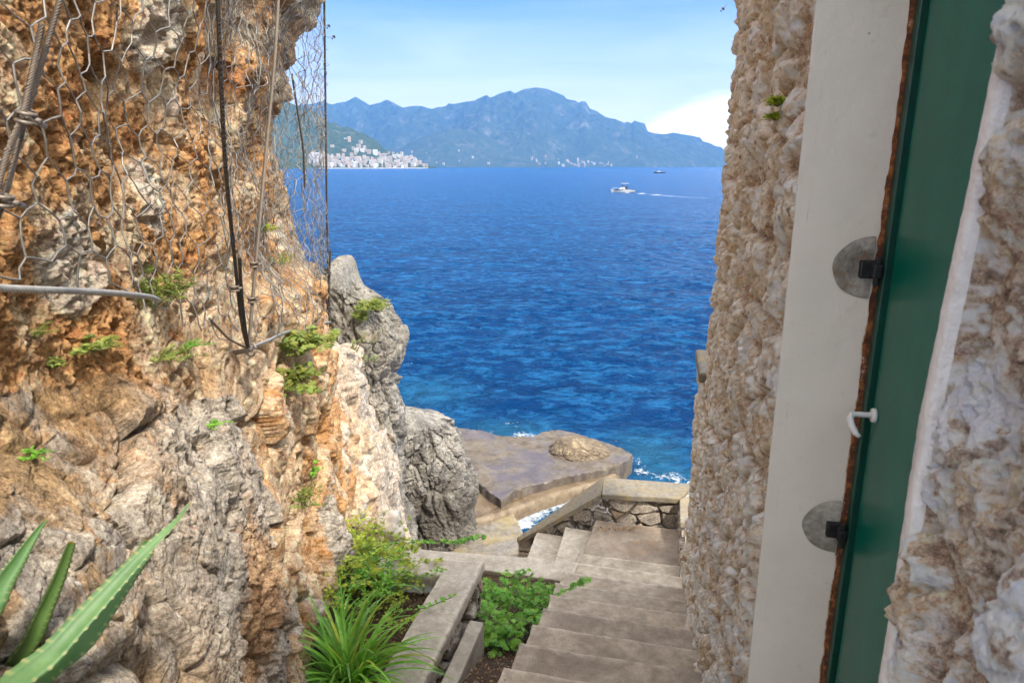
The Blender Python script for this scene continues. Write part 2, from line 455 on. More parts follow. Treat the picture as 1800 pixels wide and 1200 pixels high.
# ================================================================== free-standing sea rocks
def rock_body(name, rows, nth=260, nz=320, seed=0, amp=1., col=None, style='crag', label=None, cat='rock', group=None, kind=None, dent=None):
    """rows: (z, xc, yc, rx, ry) from the bottom up; closed body with a craggy skin"""
    rows = np.array(rows, float)
    t = np.linspace(0, 1, nz); zi = rows[0, 0]+(rows[-1, 0]-rows[0, 0])*t
    k = [np.interp(zi, rows[:, 0], rows[:, i]) for i in range(1, 5)]
    # smooth cap
    th = np.linspace(0, 2*math.pi, nth, endpoint=False)
    TH, _ = np.meshgrid(th, t, indexing='ij')
    ce = np.cos(TH); se = np.sin(TH)
    ex = .85
    X = k[0]+k[2]*np.sign(ce)*np.abs(ce)**ex; Y = k[1]+k[3]*np.sign(se)*np.abs(se)**ex
    Z = zi+0*X
    P = np.stack([X, Y, Z], -1).reshape(-1, 3).astype(np.float32)
    C = np.stack([k[0]+0*X, k[1]+0*X, Z], -1).reshape(-1, 3)
    N = P-C; N[:, 2] += 0; N /= np.maximum(np.linalg.norm(N, axis=1), 1e-6)[:, None]
    s = seed*7.7
    Pw = P+.10*np.stack([fbm(P, 2.5, 2, off=50.+s), fbm(P, 2.5, 2, off=60.+s), fbm(P, 2.5, 2, off=70.+s)], 1)
    ani = np.array([1, 1, .45], np.float32) if style == 'crag' else np.array([1, 1, 1], np.float32)
    b1, c1 = blocks(Pw*ani, 1.9, .6, off=3.+s); b2, c2 = blocks(Pw*ani, 5.2, .55, off=8.+s); b3, c3 = blocks(Pw*ani, 13., .5, off=18.+s)
    rn = fbm(Pw*ani, 3.2, 5, .62, off=41.+s, ridged=True)
    d = amp*(fbm(P, .8, 3, off=s)*.22+b1*.24-.10*(1-c1)+b2*.12-.06*(1-c2)+b3*.045-.025*(1-c3)+(rn-.2)*.10+fbm(P, 16, 4, .6, off=s)*.02)
    if style == 'pit': d += amp*(pits(Pw, 5., .45, s)*.12+pits(Pw, 14., .45, s+3)*.05)
    edge = np.minimum(sst(1.0, .93, t+0*TH), 1).reshape(-1)
    P = P+N*(d*edge)[:, None]
    nzz = fbm(P, 1.3, 4, .6, off=s+5); nf = fbm(P, 6, 4, .65, off=s+9)
    base = np.tile(np.array([.33, .30, .255]), (len(P), 1))
    base = mixc(base, np.array([.17, .155, .135]), sst(-.1, .3, nzz+.4*nf))
    base = mixc(base, np.array([.40, .28, .16]), sst(.3, .6, -nzz+.3*nf)*.7)
    if col is not None: base = col(P, base, nzz, nf)
    # domed top: rings drawn in to the middle
    G = P.reshape(nth, nz, 3); B = base.reshape(nth, nz, 3); mid = G[:, -1].mean(0)
    rin = []; rc = []
    hr = float(np.abs(G[:, -1, :2]-mid[:2]).max())
    for f in np.linspace(0, 1, 40)[1:]:
        q = G[:, -1]*(1-f)+mid*f
        q[:, 2] = G[:, -1, 2]*(1-f)+(mid[2])*f+hr*.35*math.sqrt(1-(1-f)**2)
        q[:, 2] += (fbm(q, 3.+.0*s, 4, .6, off=s)-0)*hr*.12*min(1, f*4)*(amp+.2)
        rin.append(q); rc.append(B[:, -1])
    G = np.concatenate([G, np.stack(rin, 1)], 1); B = np.concatenate([B, np.stack(rc, 1)], 1)
    V = G.reshape(-1, 3); base = B.reshape(-1, 3); me_q = grid_faces(nth, nz+39, closed=True)
    o = mesh_np(name, V, me_q, M_ROCK_FAR, col=base, origin=(rows[0, 1], rows[0, 2], rows[0, 0]))
    return tag(o, label, cat, group, kind)
def wetdark(z0, z1, dark=(.13, .115, .095)):
    def f(P, b, nz, nf):        # black algae and tar lichen band above the waterline
        return mixc(b, np.array(dark), sst(z1, z0, P[:, 2]+.35*nz)*.85)
    return f
# tall crag behind the end of the net: outline on the sea side read off at 13 m
def crag_rows(Yc, pts, ry):
    out = []
    for py, xl, xr in pts:
        v = V_of(py); z = v*(Yc); dy = ray(900, py)[1]
        l = (xl-900)/W_F/dy*Yc; r = (xr-900)/W_F/dy*Yc
        out.append((z, (l+r)/2, Yc+ry*.2, (r-l)/2, ry))
    return sorted(out)
rock_body('crag', [(-8.9, -2.9, 13.2, 1.1, 1.2)]+crag_rows(13., [(900, 560, 706), (840, 565, 705), (780, 570, 702), (735, 572, 700), (690, 575, 690), (668, 575, 682), (655, 575, 684), (640, 572, 694), (620, 570, 705), (590, 568, 708), (565, 566, 696), (545, 566, 680), (525, 568, 655), (512, 570, 632), (495, 572, 622), (482, 578, 616)], .9),
          seed=1, amp=.8, nth=300, nz=420, label='tall pale grey crag standing against the sea beyond the end of the wire net', cat='rock', kind='structure',
          col=lambda P, b, nz, nf: mixc(mixc(b, np.array([.26, .235, .19]), sst(-4.6, -3.2, P[:, 2]+.5*nz)*.6), np.array([.44, .31, .18]), sst(-3.5, -6., P[:, 2])*sst(-2.3, -2.9, P[:, 0]+.3*nz)*.7))
rock_body('boulder', [(-8.8, -2.0, 14.3, 1.1, 1.0), (-7.9, -1.97, 14.2, 1.05, 1.0), (-7.4, -1.90, 14.2, 1.04, 1.0), (-6.9, -1.82, 14.2, 1.0, 1.0), (-6.5, -1.86, 14.2, .92, .95), (-6.0, -1.92, 14.25, .82, .85), (-5.65, -2.02, 14.3, .78, .8), (-5.45, -2.15, 14.3, .62, .65), (-5.36, -2.3, 14.3, .35, .4)],
          seed=4, amp=.95, nth=340, nz=320, label='rounded pale boulder with vertical furrows and a dark foot beside the flat rock shelf', cat='boulder', kind='structure',
          col=wetdark(-7.15, -6.2))
rock_body('boulder', [(-8.8, -2.55, 13.0, .55, .6), (-7.6, -2.5, 13.0, .5, .6), (-7.1, -2.45, 13.05, .42, .5), (-6.75, -2.5, 13.1, .25, .3)],
          seed=6, amp=.5, nth=160, nz=120, label='low dark boulder at the foot of the pale furrowed boulder', cat='boulder', kind='structure', col=wetdark(-7.3, -6.4, (.2, .185, .16)))
print('TIMER c_wall', __import__('time').process_time())
# ================================================================== HOUSE WALL (right) with its door
M_STONE = rock_mat('wall stone', 75, 1., .012, var=.48)
WD = np.array([.2148, .9767]); WN = np.array([-.9767, .2148])      # along the wall / out of the wall
WO = np.array([.368, 0.])+WD*0
def wpt(s, out=0., z=0.):
    """s: metres along the wall from the point level with the eye; out: towards the steps"""
    p = np.array([.360, 0.])+WD*s+WN*out
    return (p[0], p[1], z)
S_NEAR = .865; S_FAR = 1.885; S_END = 4.95
def near_shift(z): return -.055*sst(-.38, .25, np.asarray(z, float))**1.1
def stone_face(name, parent, s0, s1, z0, z1, ds, dz, seed=0, batter=0., endcap=0., ztop=None, recede=0.):
    ss = [s0]
    while ss[-1] < s1: ss.append(ss[-1]+ds(ss[-1]))
    ss[-1] = s1; ss = np.array(ss)
    zz = [z0]
    while zz[-1] < z1: zz.append(zz[-1]+dz(zz[-1]))
    zz[-1] = z1
    zz = np.array(zz)
    # the far edge turns the corner
    ex = []
    if endcap:
        ex = np.linspace(0, endcap, 40)[1:]
    Sg, Zg = np.meshgrid(ss, zz, indexing='ij')
    out = batter*0*Sg
    base = np.stack([.360+WD[0]*Sg-WN[0]*(-0.)*0, WD[1]*Sg, Zg], -1)
    N = np.tile(np.array([WN[0], WN[1], 0.]), (*Sg.shape, 1))
    lean = -batter*(Zg+3.6)*sst(2.5, s1, Sg)
    base[..., :2] += (WN[None, None, :]*lean[..., None])
    if endcap:
        e = np.array(ex); last = base[-1][None].repeat(len(e), 0).copy()
        # round the corner then run away from the steps
        r = .05
        ang = np.clip(e/r, 0, math.pi/2); rest = np.maximum(e-r*math.pi/2, 0)
        dn = -(r*(1-np.cos(ang))+rest); dsx = r*np.sin(ang)
        last[..., :2] += WN[None, None, :]*dn[:, None, None]+WD[None, None, :]*dsx[:, None, None]
        nn = WN[None, :]*np.cos(ang)[:, None]+WD[None, :]*np.sin(ang)[:, None]
        Ne = np.zeros_like(last); Ne[..., :2] = nn[:, None, :]
        base = np.concatenate([base, last]); N = np.concatenate([N, Ne])
    nu, nv = base.shape[:2]
    P = base.reshape(-1, 3).astype(np.float32); N = N.reshape(-1, 3)
    if s0 < 1 and seed == 2:
        sh_ = near_shift(P[:, 2]); P[:, 0] += WD[0]*sh_; P[:, 1] += WD[1]*sh_
    s = seed*5.3
    Pw = P+.035*np.stack([fbm(P, 5, 2, off=50.+s), fbm(P, 5, 2, off=60.+s), fbm(P, 5, 2, off=70.+s)], 1)
    Pa = Pw*np.array([.9, .62 if s0 > 1 else .95, .95], np.float32)
    f1, f2, idd, v = worley(Pa, 5.2, 2.+s, jit=.85)
    gap = f2-f1
    stone = sst(.03, .22, gap)
    dome = np.sqrt(np.clip(gap*1.5, 0, 1))
    g = _g[idd]
    A_ = 1. if s0 < 1 else .62
    d = stone*(.022+A_*(.034*dome+(v*g).sum(1)*.035+(_j[idd, 0]-.5)*.03))
    f1b, f2b, idb, vb = worley(Pw, 14., 7.+s)
    inner = sst(0, .25, f2b-f1b)
    d += stone*(inner*.008+(vb*_g[idb]).sum(1)*.012+(_j[idb, 0]-.5)*.008)
    d += (1-stone)*(inner*.010)
    d += fbm(Pw, 12, 6, .75, off=15.+s)*.022*(.5+.5*stone)
    d += pits(Pw, 20., .5, s)*.055*(.5+.5*stone)+pits(Pw, 48., .5, s+4)*.04
    d += fbm(P, 40, 4, .7, off=s)*.009+fbm(P, 1.4, 2, off=s+3)*.03
    k = 1. if s0 > 1 else 1.05
    eb = (sst(0, .03, Sg-s0) if s0 > 1 else sst(0, .012, s1-Sg)).reshape(-1)
    if endcap: eb = np.concatenate([eb, np.ones(len(P)-len(eb))])
    rc = recede*(sst(.16, .0, s1-Sg).reshape(-1) if s0 < 1 else 0)
    P = P+N*((d*eb-.03*eb-.02*(1-eb))*k if s0 > 1 else (d*.8*eb-.024*eb-.003*(1-eb)))[:, None]
    nz = fbm(P, 4.5, 4, .6, off=s+5); nf = fbm(P, 20, 4, .65, off=s+9)
    a = np.array([.64, .575, .47]); b = np.array([.54, .43, .30]); w = np.array([.78, .73, .65]); m = np.array([.36, .25, .16])
    c = np.tile(a, (len(P), 1))
    c = mixc(c, b, sst(-.1, .4, nz+.3*(_j[idd, 1]-.5)))
    c = mixc(c, w, sst(.0, .45, -nz+.3*nf+.5*(_j[idd, 2]-.5)))
    c = mixc(c, m, (1-stone)*.85)
    c = mixc(c, np.array([.44, .38, .32]), sst(.15, .5, nf-.3*nz)*.4)
    c = mixc(c, np.array([.30, .21, .14]), sst(.10, .30, fbm(Pw, 26, 4, .65, off=s+33))*.75)
    c = mixc(c, w*1.08, sst(.08, .3, fbm(Pw, 17, 4, .65, off=s+43))*.75)
    c = np.clip(c*1.42, 0, .9)
    c = mixc(c, np.array([.66, .44, .20]), sst(.42, .6, nz)*.6)
    o = mesh_np(name, P, grid_faces(nu, nv, flip=True), M_STONE, parent, col=c)
    return o
house = empty('stone_house', wpt(S_FAR, 0, -2.0))
tag(house, 'rough stone house on the right with a green metal door in a white plastered recess', 'house')
def child(o):
    o.parent = house; o.matrix_parent_inverse = house.matrix_world.inverted() if False else o.matrix_parent_inverse
    o.location = Vector(o.location)-house.location
    return o
TOPZ = 1.36
fw = stone_face('stone_facing', None, S_FAR+.0, S_END, -8.6, TOPZ,
                lambda s: min(max(s*s/(683*(.37+.22*s))*.62, .0035), .02), lambda z: .0075 if -3.9 < z < 1.4 else .05, seed=1, batter=.009, endcap=1.6)
fw['label'] = 'stone wall beyond the door, its stones seen edge on'; child(fw)
nw = stone_face('stone_facing', None, -.1, S_NEAR-.028, -2.6, TOPZ,
                lambda s: .0025 if s > .3 else .04, lambda z: .0026 if -1.05 < z < .38 else .06, seed=2, recede=.03)
nw['label'] = 'coarse stones with deep joints on the near side of the door'; child(nw)
# --- plaster jamb, reveal, head
def plaster():
    m, nt, b = newmat('white plaster')
    co = objco(nt)
    n0 = noise(nt, co, 3.5, 5, .6); n1 = noise(nt, co, 30, 5, .6); n2 = noise(nt, objco(nt, (1, 1, .25)), 120, 3, .6)
    c = mix(nt, ramp(nt, n0, [(.35, 0), (.7, 1)]), (.90, .81, .69), (.83, .74, .62))
    c = mix(nt, ramp(nt, n1, [(.62, 0), (.8, .25)]), c, (.38, .34, .28))
    ra = nt.nodes.new('ShaderNodeAttribute'); ra.attribute_name = 'rust'
    rf = math_(nt, 'ADD', ra.outputs['Fac'], math_(nt, 'MULTIPLY', math_(nt, 'SUBTRACT', noise(nt, co, 14, 6, .75), .5), 1.4))
    c = mix(nt, ramp(nt, rf, [(.42, 0), (.62, .35), (.74, .95)]), c, (.40, .19, .06))
    c = mix(nt, ramp(nt, rf, [(.74, 0), (.9, .9)]), c, (.10, .04, .018))
    L(nt, c, b.inputs['Base Color']); b.inputs['Roughness'].default_value = .7
    h = math_(nt, 'ADD', n0, math_(nt, 'ADD', math_(nt, 'MULTIPLY', n1, .25), math_(nt, 'MULTIPLY', n2, .06)))
    bump(nt, b, h, .5, .02)
    return m
M_PLAST = plaster()
def rimmat():
    m, nt, b = newmat('rim plaster')
    co = objco(nt); n = noise(nt, co, 60, 5, .7)
    c = mix(nt, ramp(nt, n, [(.3, 0), (.7, 1)]), (.88, .85, .80), (.70, .65, .57))
    L(nt, c, b.inputs['Base Color']); b.inputs['Roughness'].default_value = .8
    bump(nt, b, n, .9, .008); return m
M_RIM = rimmat()
DEPTH = .215
DZ0, DZ1 = -2.05, 1.15
def sheet(name, mat, p00, p10, p01, nu, nv, wob=0., rust=None, parent=None, thick=0.):
    """subdivided panel p00..p10 (u) p01 (v) with a hand-trowelled surface"""
    p00, p10, p01 = [np.array(p, float) for p in (p00, p10, p01)]
    U, Vv = np.meshgrid(np.linspace(0, 1, nu), np.linspace(0, 1, nv), indexing='ij')
    P = p00+U[..., None]*(p10-p00)+Vv[..., None]*(p01-p00)
    n = np.cross(p10-p00, p01-p00); n /= np.linalg.norm(n)
    P = P.reshape(-1, 3)
    w = fbm(P, 5, 3, off=3.)*wob+fbm(P, 22, 3, off=8.)*wob*.25
    P = P+n*w[:, None]
    a = None
    if rust is not None: a = {'rust': rust(U.ravel(), P)}
    return mesh_np(name, P, grid_faces(nu, nv), mat, parent, attr=a)
# far reveal (faces the viewer): from the wall edge into the recess
def jrust(U, P): return sst(.93, 1.0, U+.03*fbm(P, 9, 3, off=1.))*.75*sst(.25, -.9, P[:, 2]+.5*fbm(P, 2.3, 2))+.18*sst(.93, 1, U)
j = sheet('door_reveal', M_PLAST, wpt(S_FAR, .012, DZ0), wpt(S_FAR+.002, -DEPTH+.012, DZ0), wpt(S_FAR, .012, DZ1), 60, 500, .004, jrust)
child(j); j['label'] = 'white plastered far side of the door recess, rust stained along the frame'
# raised rim on the outer corner
def rim(s_a, s_b, o0, o1, z0, z1, label=None, wobble=.0045, seed=0):
    """plaster band around a corner: closed profile swept up z with a wandering edge"""
    nz = 400; zs = np.linspace(z0, z1, nz)
    prof = [(s_a, o0), (s_a, o1), (s_a+(s_b-s_a)*.12, o1+.004), (s_a+(s_b-s_a)*.85, o1+.004), (s_b, o1-.002), (s_b, o0)]
    V = []
    for i, z in enumerate(zs):
        for k, (s_, o_) in enumerate(prof): V.append((s_, o_, z, k))
    V = np.array(V)
    P0 = np.stack([V[:, 0], V[:, 1], V[:, 2]], 1)
    q = np.stack([V[:, 3]*3.+seed, V[:, 2]*0, V[:, 2]], 1)
    ns = fbm(q, 4., 5, .7)*wobble*1.6+fbm(q, 30., 3, .7, off=3)*wobble*.7; no = fbm(q+9.1, 9., 5, .7)*wobble*.8
    far = (V[:, 3] >= 3)
    S = V[:, 0]+ns*np.where(V[:, 3] >= 3, 1, .25); O = V[:, 1]+no
    if s_a < 1: S = S+near_shift(V[:, 2])
    X = .360+WD[0]*S+WN[0]*O; Y = WD[1]*S+WN[1]*O
    P = np.stack([X, Y, V[:, 2]], 1).reshape(nz, 6, 3).transpose(1, 0, 2).reshape(-1, 3)
    o = mesh_np('plaster_rim', P, grid_faces(6, nz, closed=True, flip=True), M_RIM)
    child(o)
    if label: o['label'] = label
    return o
rim(S_FAR+.003, S_FAR+.013, -.12, .008, DZ0, DZ1, 'thin white plaster edge between the far stones and the recess', seed=1)
rim(S_NEAR-.030, S_NEAR, -.12, .006, DZ0, DZ1, 'chipped white plaster edge beside the near stones', .0042, seed=5)
# near reveal, head and sill of the recess
mb = MB()
def wbox(mb, s0, s1, o0, o1, z0, z1):
    p = [wpt(s0, o0), wpt(s1, o0), wpt(s1, o1), wpt(s0, o1)]
    mb.prism([(q[0], q[1]) for q in p][::-1], z0, z1)
wbox(mb, S_NEAR-.04, S_NEAR-.026, -DEPTH, -.071, DZ0, DZ1)
child(mb.build('near_reveal', M_PLAST, bevel=.003))
mb = MB(); wbox(mb, S_NEAR-.1, S_FAR+.1, -DEPTH-.1, .016, DZ1+.002, DZ1+.12)
child(mb.build('lintel', M_PLAST, bevel=.006))
mb = MB(); wbox(mb, S_NEAR-.1, S_FAR+.03, -DEPTH-.1, .03, DZ0-.08, DZ0-.002)
child(mb.build('door_sill', M_PLAST, bevel=.006))
# masonry above the door and the body of the house behind the facing
mb = MB(); wbox(mb, -.1, S_END-.02, -1.7, -DEPTH-.101, -8.6, TOPZ-.05)
wbox(mb, -.1, S_NEAR-.041, -DEPTH-.1, -.075, -2.6, TOPZ-.05)
wbox(mb, S_FAR+.012, S_END-.03, -DEPTH-.1, -.12, -8.6, TOPZ-.05)
wbox(mb, S_NEAR-.04, S_FAR+.011, -DEPTH-.1, -.075, DZ1+.121, TOPZ-.05)
child(mb.build('masonry_core', M_STONE, usecol=True))
mb = MB(); wbox(mb, -.15, S_END+.02, -1.8, .05, TOPZ-.04, TOPZ+.08)
child(mb.build('roof_coping', M_RIM, bevel=.01))
# --- door
def door_paint():
    m, nt, b = newmat('green door enamel')
    co = objco(nt)
    n0 = noise(nt, objco(nt, (1, 1, .35)), 5, 4, .6); sp = noise(nt, co, 260, 2, .5); sp2 = noise(nt, objco(nt, (1, 1, .3)), 60, 3, .6)
    c = mix(nt, ramp(nt, n0, [(.3, 0), (.7, 1)]), (.001, .11, .078), (.003, .15, .108))
    c = mix(nt, ramp(nt, sp, [(.74, 0), (.79, .7)]), c, (.35, .45, .42))
    L(nt, c, b.inputs['Base Color'])
    L(nt, ramp(nt, n0, [(.3, .13), (.7, .24)]), b.inputs['Roughness']); b.inputs['Coat Weight'].default_value = .0; b.inputs['Specular IOR Level'].default_value = .1; b.inputs['Coat Roughness'].default_value = .08
    bump(nt, b, noise(nt, co, 9, 3, .5), .12, .01)
    return m
M_DOOR = door_paint()
M_FRAME = plain('green frame paint', (.003, .055, .036), .4, 0, .25, 20, bmp=.002)
def rustmat():
    m, nt, b = newmat('rusty iron'); co = objco(nt)
    n = noise(nt, co, 38, 8, .75); n2 = noise(nt, co, 22, 6, .7)
    c = ramp(nt, n, [(.3, (.015, .008, .006)), (.48, (.12, .035, .012)), (.6, (.36, .13, .035)), (.75, (.05, .02, .012))])
    c = mix(nt, ramp(nt, n2, [(.62, 0), (.67, .9)]), c, (.5, .45, .38))
    L(nt, c, b.inputs['Base Color']); b.inputs['Roughness'].default_value = .9
    bump(nt, b, n, 1., .006); return m
M_RUST = rustmat()
M_BLACK = plain('black iron', (.02, .021, .022), .45, .3, .4, 60, bmp=.002)
def door_child(mb, name, mat, par=None, **k):
    return mb.build(name, mat, par, **k)
door = MB(); wbox(door, S_NEAR+.02, S_FAR-.064, -DEPTH-.045, -DEPTH-.008, DZ0+.02, DZ1-.03)
# a shallow folded edge on the hinge side
door = child(door.build('door', M_DOOR, bevel=.003)); door['label'] = 'glossy dark green metal door, closed'
def dchild(mb, name, mat, **k):
    o = mb.build(name, mat, **k); o.parent = door; o.location = Vector(o.location)-house.location-door.location; return o
mb = MB(); wbox(mb, S_FAR-.043, S_FAR-.006, -DEPTH-.04, -DEPTH+.004, DZ0, DZ1-.004)
wbox(mb, S_NEAR, S_FAR-.044, -DEPTH-.04, -DEPTH+.010, DZ1-.028, DZ1-.004)
wbox(mb, S_NEAR-.003, S_NEAR+.018, -DEPTH-.04, -DEPTH+.006, DZ0, DZ1-.029)
dchild(mb, 'door_frame', M_FRAME, bevel=.003)
mb = MB()    # corroded edge of the frame against the plaster: wandering strip
zs = np.linspace(DZ0, DZ1-.01, 260)
a = []
for z in zs:
    w = .002+.003*float(perlin(np.array([[z*9, 0, .3]]))[0])+.003*float(perlin(np.array([[z*40, 2, .3]]))[0])
    w *= (1 if z < -.1 else .75)
    a.append(w)
vs = []
for z, w in zip(zs, a):
    for s_, o_ in ((S_FAR-.004, -DEPTH-.01), (S_FAR-.004-.004, -DEPTH+.007+.25*w), (S_FAR-.004, -DEPTH+.010+w), (S_FAR-.001, -DEPTH+.012+1.5*w)):
        vs.append(wpt(s_, o_, z))
mb.add(vs, [(i*4+k+1, i*4+k, i*4+4+k, i*4+5+k) for i in range(len(zs)-1) for k in range(3)])
dchild(mb, 'rusted_frame_edge', M_RUST, smooth=True)
# cement patches and hinge pins
def disk_patch(z, r, rz):
    mb = MB(); n = 40; vs = []
    rings = [(1.0, .0), (.93, .0045), (.6, .006), (.0, .0065)]
    o_c = -DEPTH+.022
    for q, h in rings:
        for k in range(n+1):
            th = math.pi*k/n      # half disc, flat side on the frame
            vs.append(wpt(S_FAR-h-.0022, o_c+math.sin(th)*r*q*(1+.015*math.sin(6*th+z)), z+math.cos(th)*rz*q))
    fs = [(i*(n+1)+k, i*(n+1)+k+1, (i+1)*(n+1)+k+1, (i+1)*(n+1)+k) for i in range(3) for k in range(n)]
    mb.add(vs, fs)
    o = mb.build('cement_patch', M_CEM, smooth=True); child(o); o['label'] = 'round grey cement patch around a hinge in the white plaster'
M_CEM = concrete_mat('old cement', (.36, .33, .28), (.50, .46, .39), (.06, .045, .03), sc=5, rust=(.26, .12, .04), lo=.42, hi=.58)
for zc, sz in ((V_of(467)*1.84-.0, 0), (V_of(913)*1.84, 1)):
    disk_patch(zc, .098, .083)
    h = MB(); wbox(h, S_FAR-.028, S_FAR-.0085, -DEPTH+.016, -DEPTH+.058, zc-.025, zc+.022)
    wbox(h, S_FAR-.060, S_FAR-.0285, -DEPTH+.010, -DEPTH+.034, zc-.02, zc+.017)
    q = wpt(S_FAR-.05, -DEPTH+.022)
    h.tube([(q[0], q[1], zc-.04), (q[0], q[1], zc+.035)], .008, 10)
    dchild(h, 'hinge', M_BLACK, bevel=.005)
# handle: white curved lever on a round rose, standing out of the door edge
M_WHITE = plain('white enamel', (.80, .80, .78), .25, 0, .04, 60)
def lerp(a, b, t): return a+(b-a)*t
zc = V_of(712)*1.78
hs = S_FAR-.095
mb = MB()
q = wpt(hs, -DEPTH-.007, zc); q2 = wpt(hs, -DEPTH+.003, zc)
mb.tube([q, q2], [.020, .018], 20)
p = [wpt(hs, -DEPTH+.003, zc), wpt(hs, -DEPTH+.030, zc), wpt(hs-.002, -DEPTH+.050, zc-.001), wpt(hs-.008, -DEPTH+.056, zc-.010), wpt(hs-.018, -DEPTH+.053, zc-.026), wpt(hs-.03, -DEPTH+.044, zc-.042), wpt(hs-.036, -DEPTH+.034, zc-.050)]
mb.tube(p, [.008, .0075, .0085, .0095, .0095, .0085, .005], 12)
dchild(mb, 'handle', M_WHITE, smooth=True)
# narrow second wall beyond the house, pale coping, and mortar foot
print('TIMER d_stairs', __import__('time').process_time())
# ================================================================== STEPS, LANDING, PARAPET, KERBS
M_STEP = concrete_mat('worn step concrete', (.34, .28, .205), (.57, .48, .365), (.23, .18, .13), sc=1.3, lo=.36, hi=.66)
M_LAND = concrete_mat('landing concrete', (.25, .20, .15), (.38, .31, .235), (.18, .135, .10), rust=(.36, .18, .07), sc=1.0)
M_CAP = concrete_mat('coping cement', (.44, .38, .30), (.62, .55, .44), (.30, .25, .19), sc=2.)
SD = np.array([.233, .9725]); SNR = np.array([.9725, -.233])        # down the flight / to the right across it
def worn_slab(name, poly, z0, z1, mat, parent=None, res=.03, wob=.006, seed=0, label=None, bevel=.012):
    """a cast slab: plan polygon resampled, rounded arris, slightly uneven faces"""
    pts = []
    n = len(poly)
    for i in range(n):
        a = np.array(poly[i], float); b = np.array(poly[(i+1) % n], float); k = max(1, int(np.linalg.norm(b-a)/res))
        for j in range(k): pts.append(a+(b-a)*j/k)
    P = np.array(pts); c = P.mean(0)
    ts = np.roll(P, -1, 0)-np.roll(P, 1, 0); nrm = np.stack([ts[:, 1], -ts[:, 0]], 1); nrm /= np.linalg.norm(nrm, axis=1)[:, None]
    z1a = z1 if callable(z1) else (lambda x, y: z1+0*x)
    prof = [(0, None), (0, -bevel*3), (0, -bevel), (bevel*.35, -bevel*.3), (bevel, 0.)]
    prof.append((bevel+.026, 0.)); EV = [0, .3, 1, 1, 1, 0.]
    rings = []
    for ins, dz in prof:
        Q = P-nrm*ins
        zt = z1a(Q[:, 0], Q[:, 1])
        z = np.full(len(Q), z0) if dz is None else zt+dz
        T = np.stack([Q[:, 0], Q[:, 1], z], 1)
        e = fbm(T+seed, 5, 3, off=1.)*wob+fbm(T+seed, 26, 3, .6, off=4.)*wob*.55
        T[:, :2] += -nrm*(np.abs(e)*1.2)[:, None]
        if dz is not None: T[:, 2] += (fbm(T+seed, 4, 3, off=7.)*wob*.6-np.abs(e)*.5)*(1 if ins < bevel else .12)
        rings.append(T)
    V = np.concatenate(rings); m = len(P); r = len(rings)
    fs = []
    for i in range(r-1):
        for k in range(m):
            fs.append((i*m+k, i*m+(k+1) % m, (i+1)*m+(k+1) % m, (i+1)*m+k))
    fs.append(tuple((r-1)*m+k for k in range(m)))
    mb = MB(); mb.add(V, fs)
    o = mb.build(name, mat, parent, smooth=True)
    for p in o.data.polygons:
        if len(p.vertices) > 4: p.use_smooth = False
    ea = o.data.attributes.new('edge', 'FLOAT', 'POINT'); ea.data.foreach_set('value', np.repeat(EV, m).astype(np.float32))
    if label: o['label'] = label
    return o
stairs = empty('concrete_steps', (0, 0, 0)); tag(stairs, 'worn grey concrete flight of steps running down beside the stone house to the landing', 'steps')
LZ = -4.10                                     # landing
nose_px = {0: (885, 1170), 1: (913, 1127), 2: (935, 1095), 3: (955, 1067), 4: (967, 1043), 5: (975, 1022), 6: (990, 1003), 7: (1000, 986), 8: (1017, 971), 9: (1027, 958)}
def step_z(k): return -2.75-.15*k
def edge_left(k):
    """left end of the nose of tread k-1/k boundary"""
    if k in nose_px: return atz(*nose_px[k], step_z(k))
    p0 = atz(*nose_px[0], step_z(0)); return p0+np.array([*(SD*.40), -.15])*(k)+np.array([SNR[0], SNR[1], 0])*(-.02)*abs(k)
WID = 1.12
for k in range(-9, 10):
    a = edge_left(k); b = edge_left(k-1)
    z = step_z(k)
    # tread k: from the foot of the riser above (under nose k-1) to its own nose
    lf = a[:2]; lb = b[:2]-SD*.03
    w = .97+.012*max(0, 6-k)
    poly = [lb, lf, lf+SNR*(w+.15)-SD*.0, lb+SNR*(w+.18)]
    poly = [tuple(p) for p in poly]
    # order counter-clockwise
    poly = [poly[0], poly[3], poly[2], poly[1]]
    if k < 9:
        worn_slab('step', poly, z-.55-(3 if k > 3 else 1), z, M_STEP, stairs, wob=.010, seed=k*3.1, bevel=.014)
# landing
la = atz(1030, 990, LZ); lb = atz(1045, 920, LZ)
pl = edge_left(8)[:2]-SD*.03
lc = lb[:2]+SNR*1.05
poly = [tuple(pl), tuple(pl+SNR*1.15), tuple(lc+SD*.1), tuple(lb[:2]+SD*.1)]
worn_slab('landing', poly, -8.6, LZ, M_LAND, stairs, wob=.007, seed=40, label='square landing at the foot of the flight, stained orange brown')
# side steps leading left from the landing down to the shore
e0 = atz(1030, 985, LZ)[:2]; e1 = lb[:2]+SD*.06
left = np.array([-.955, .297])
for q in range(7):
    o0 = .02+.0*q; x0 = left*(.36*q-.03); x1 = left*(.36*(q+1))
    z = LZ-.13*(q+1) if q < 2 else LZ-.26-.35*(q-1)
    p = [e0+x0, e0+x1, e1+x1, e1+x0]
    worn_slab('side_step', [tuple(v) for v in p][::-1] if False else [tuple(p[0]), tuple(p[3]), tuple(p[2]), tuple(p[1])], -8.6, z, M_CAP if q < 2 else M_STEP, stairs, wob=.006, seed=60+q)

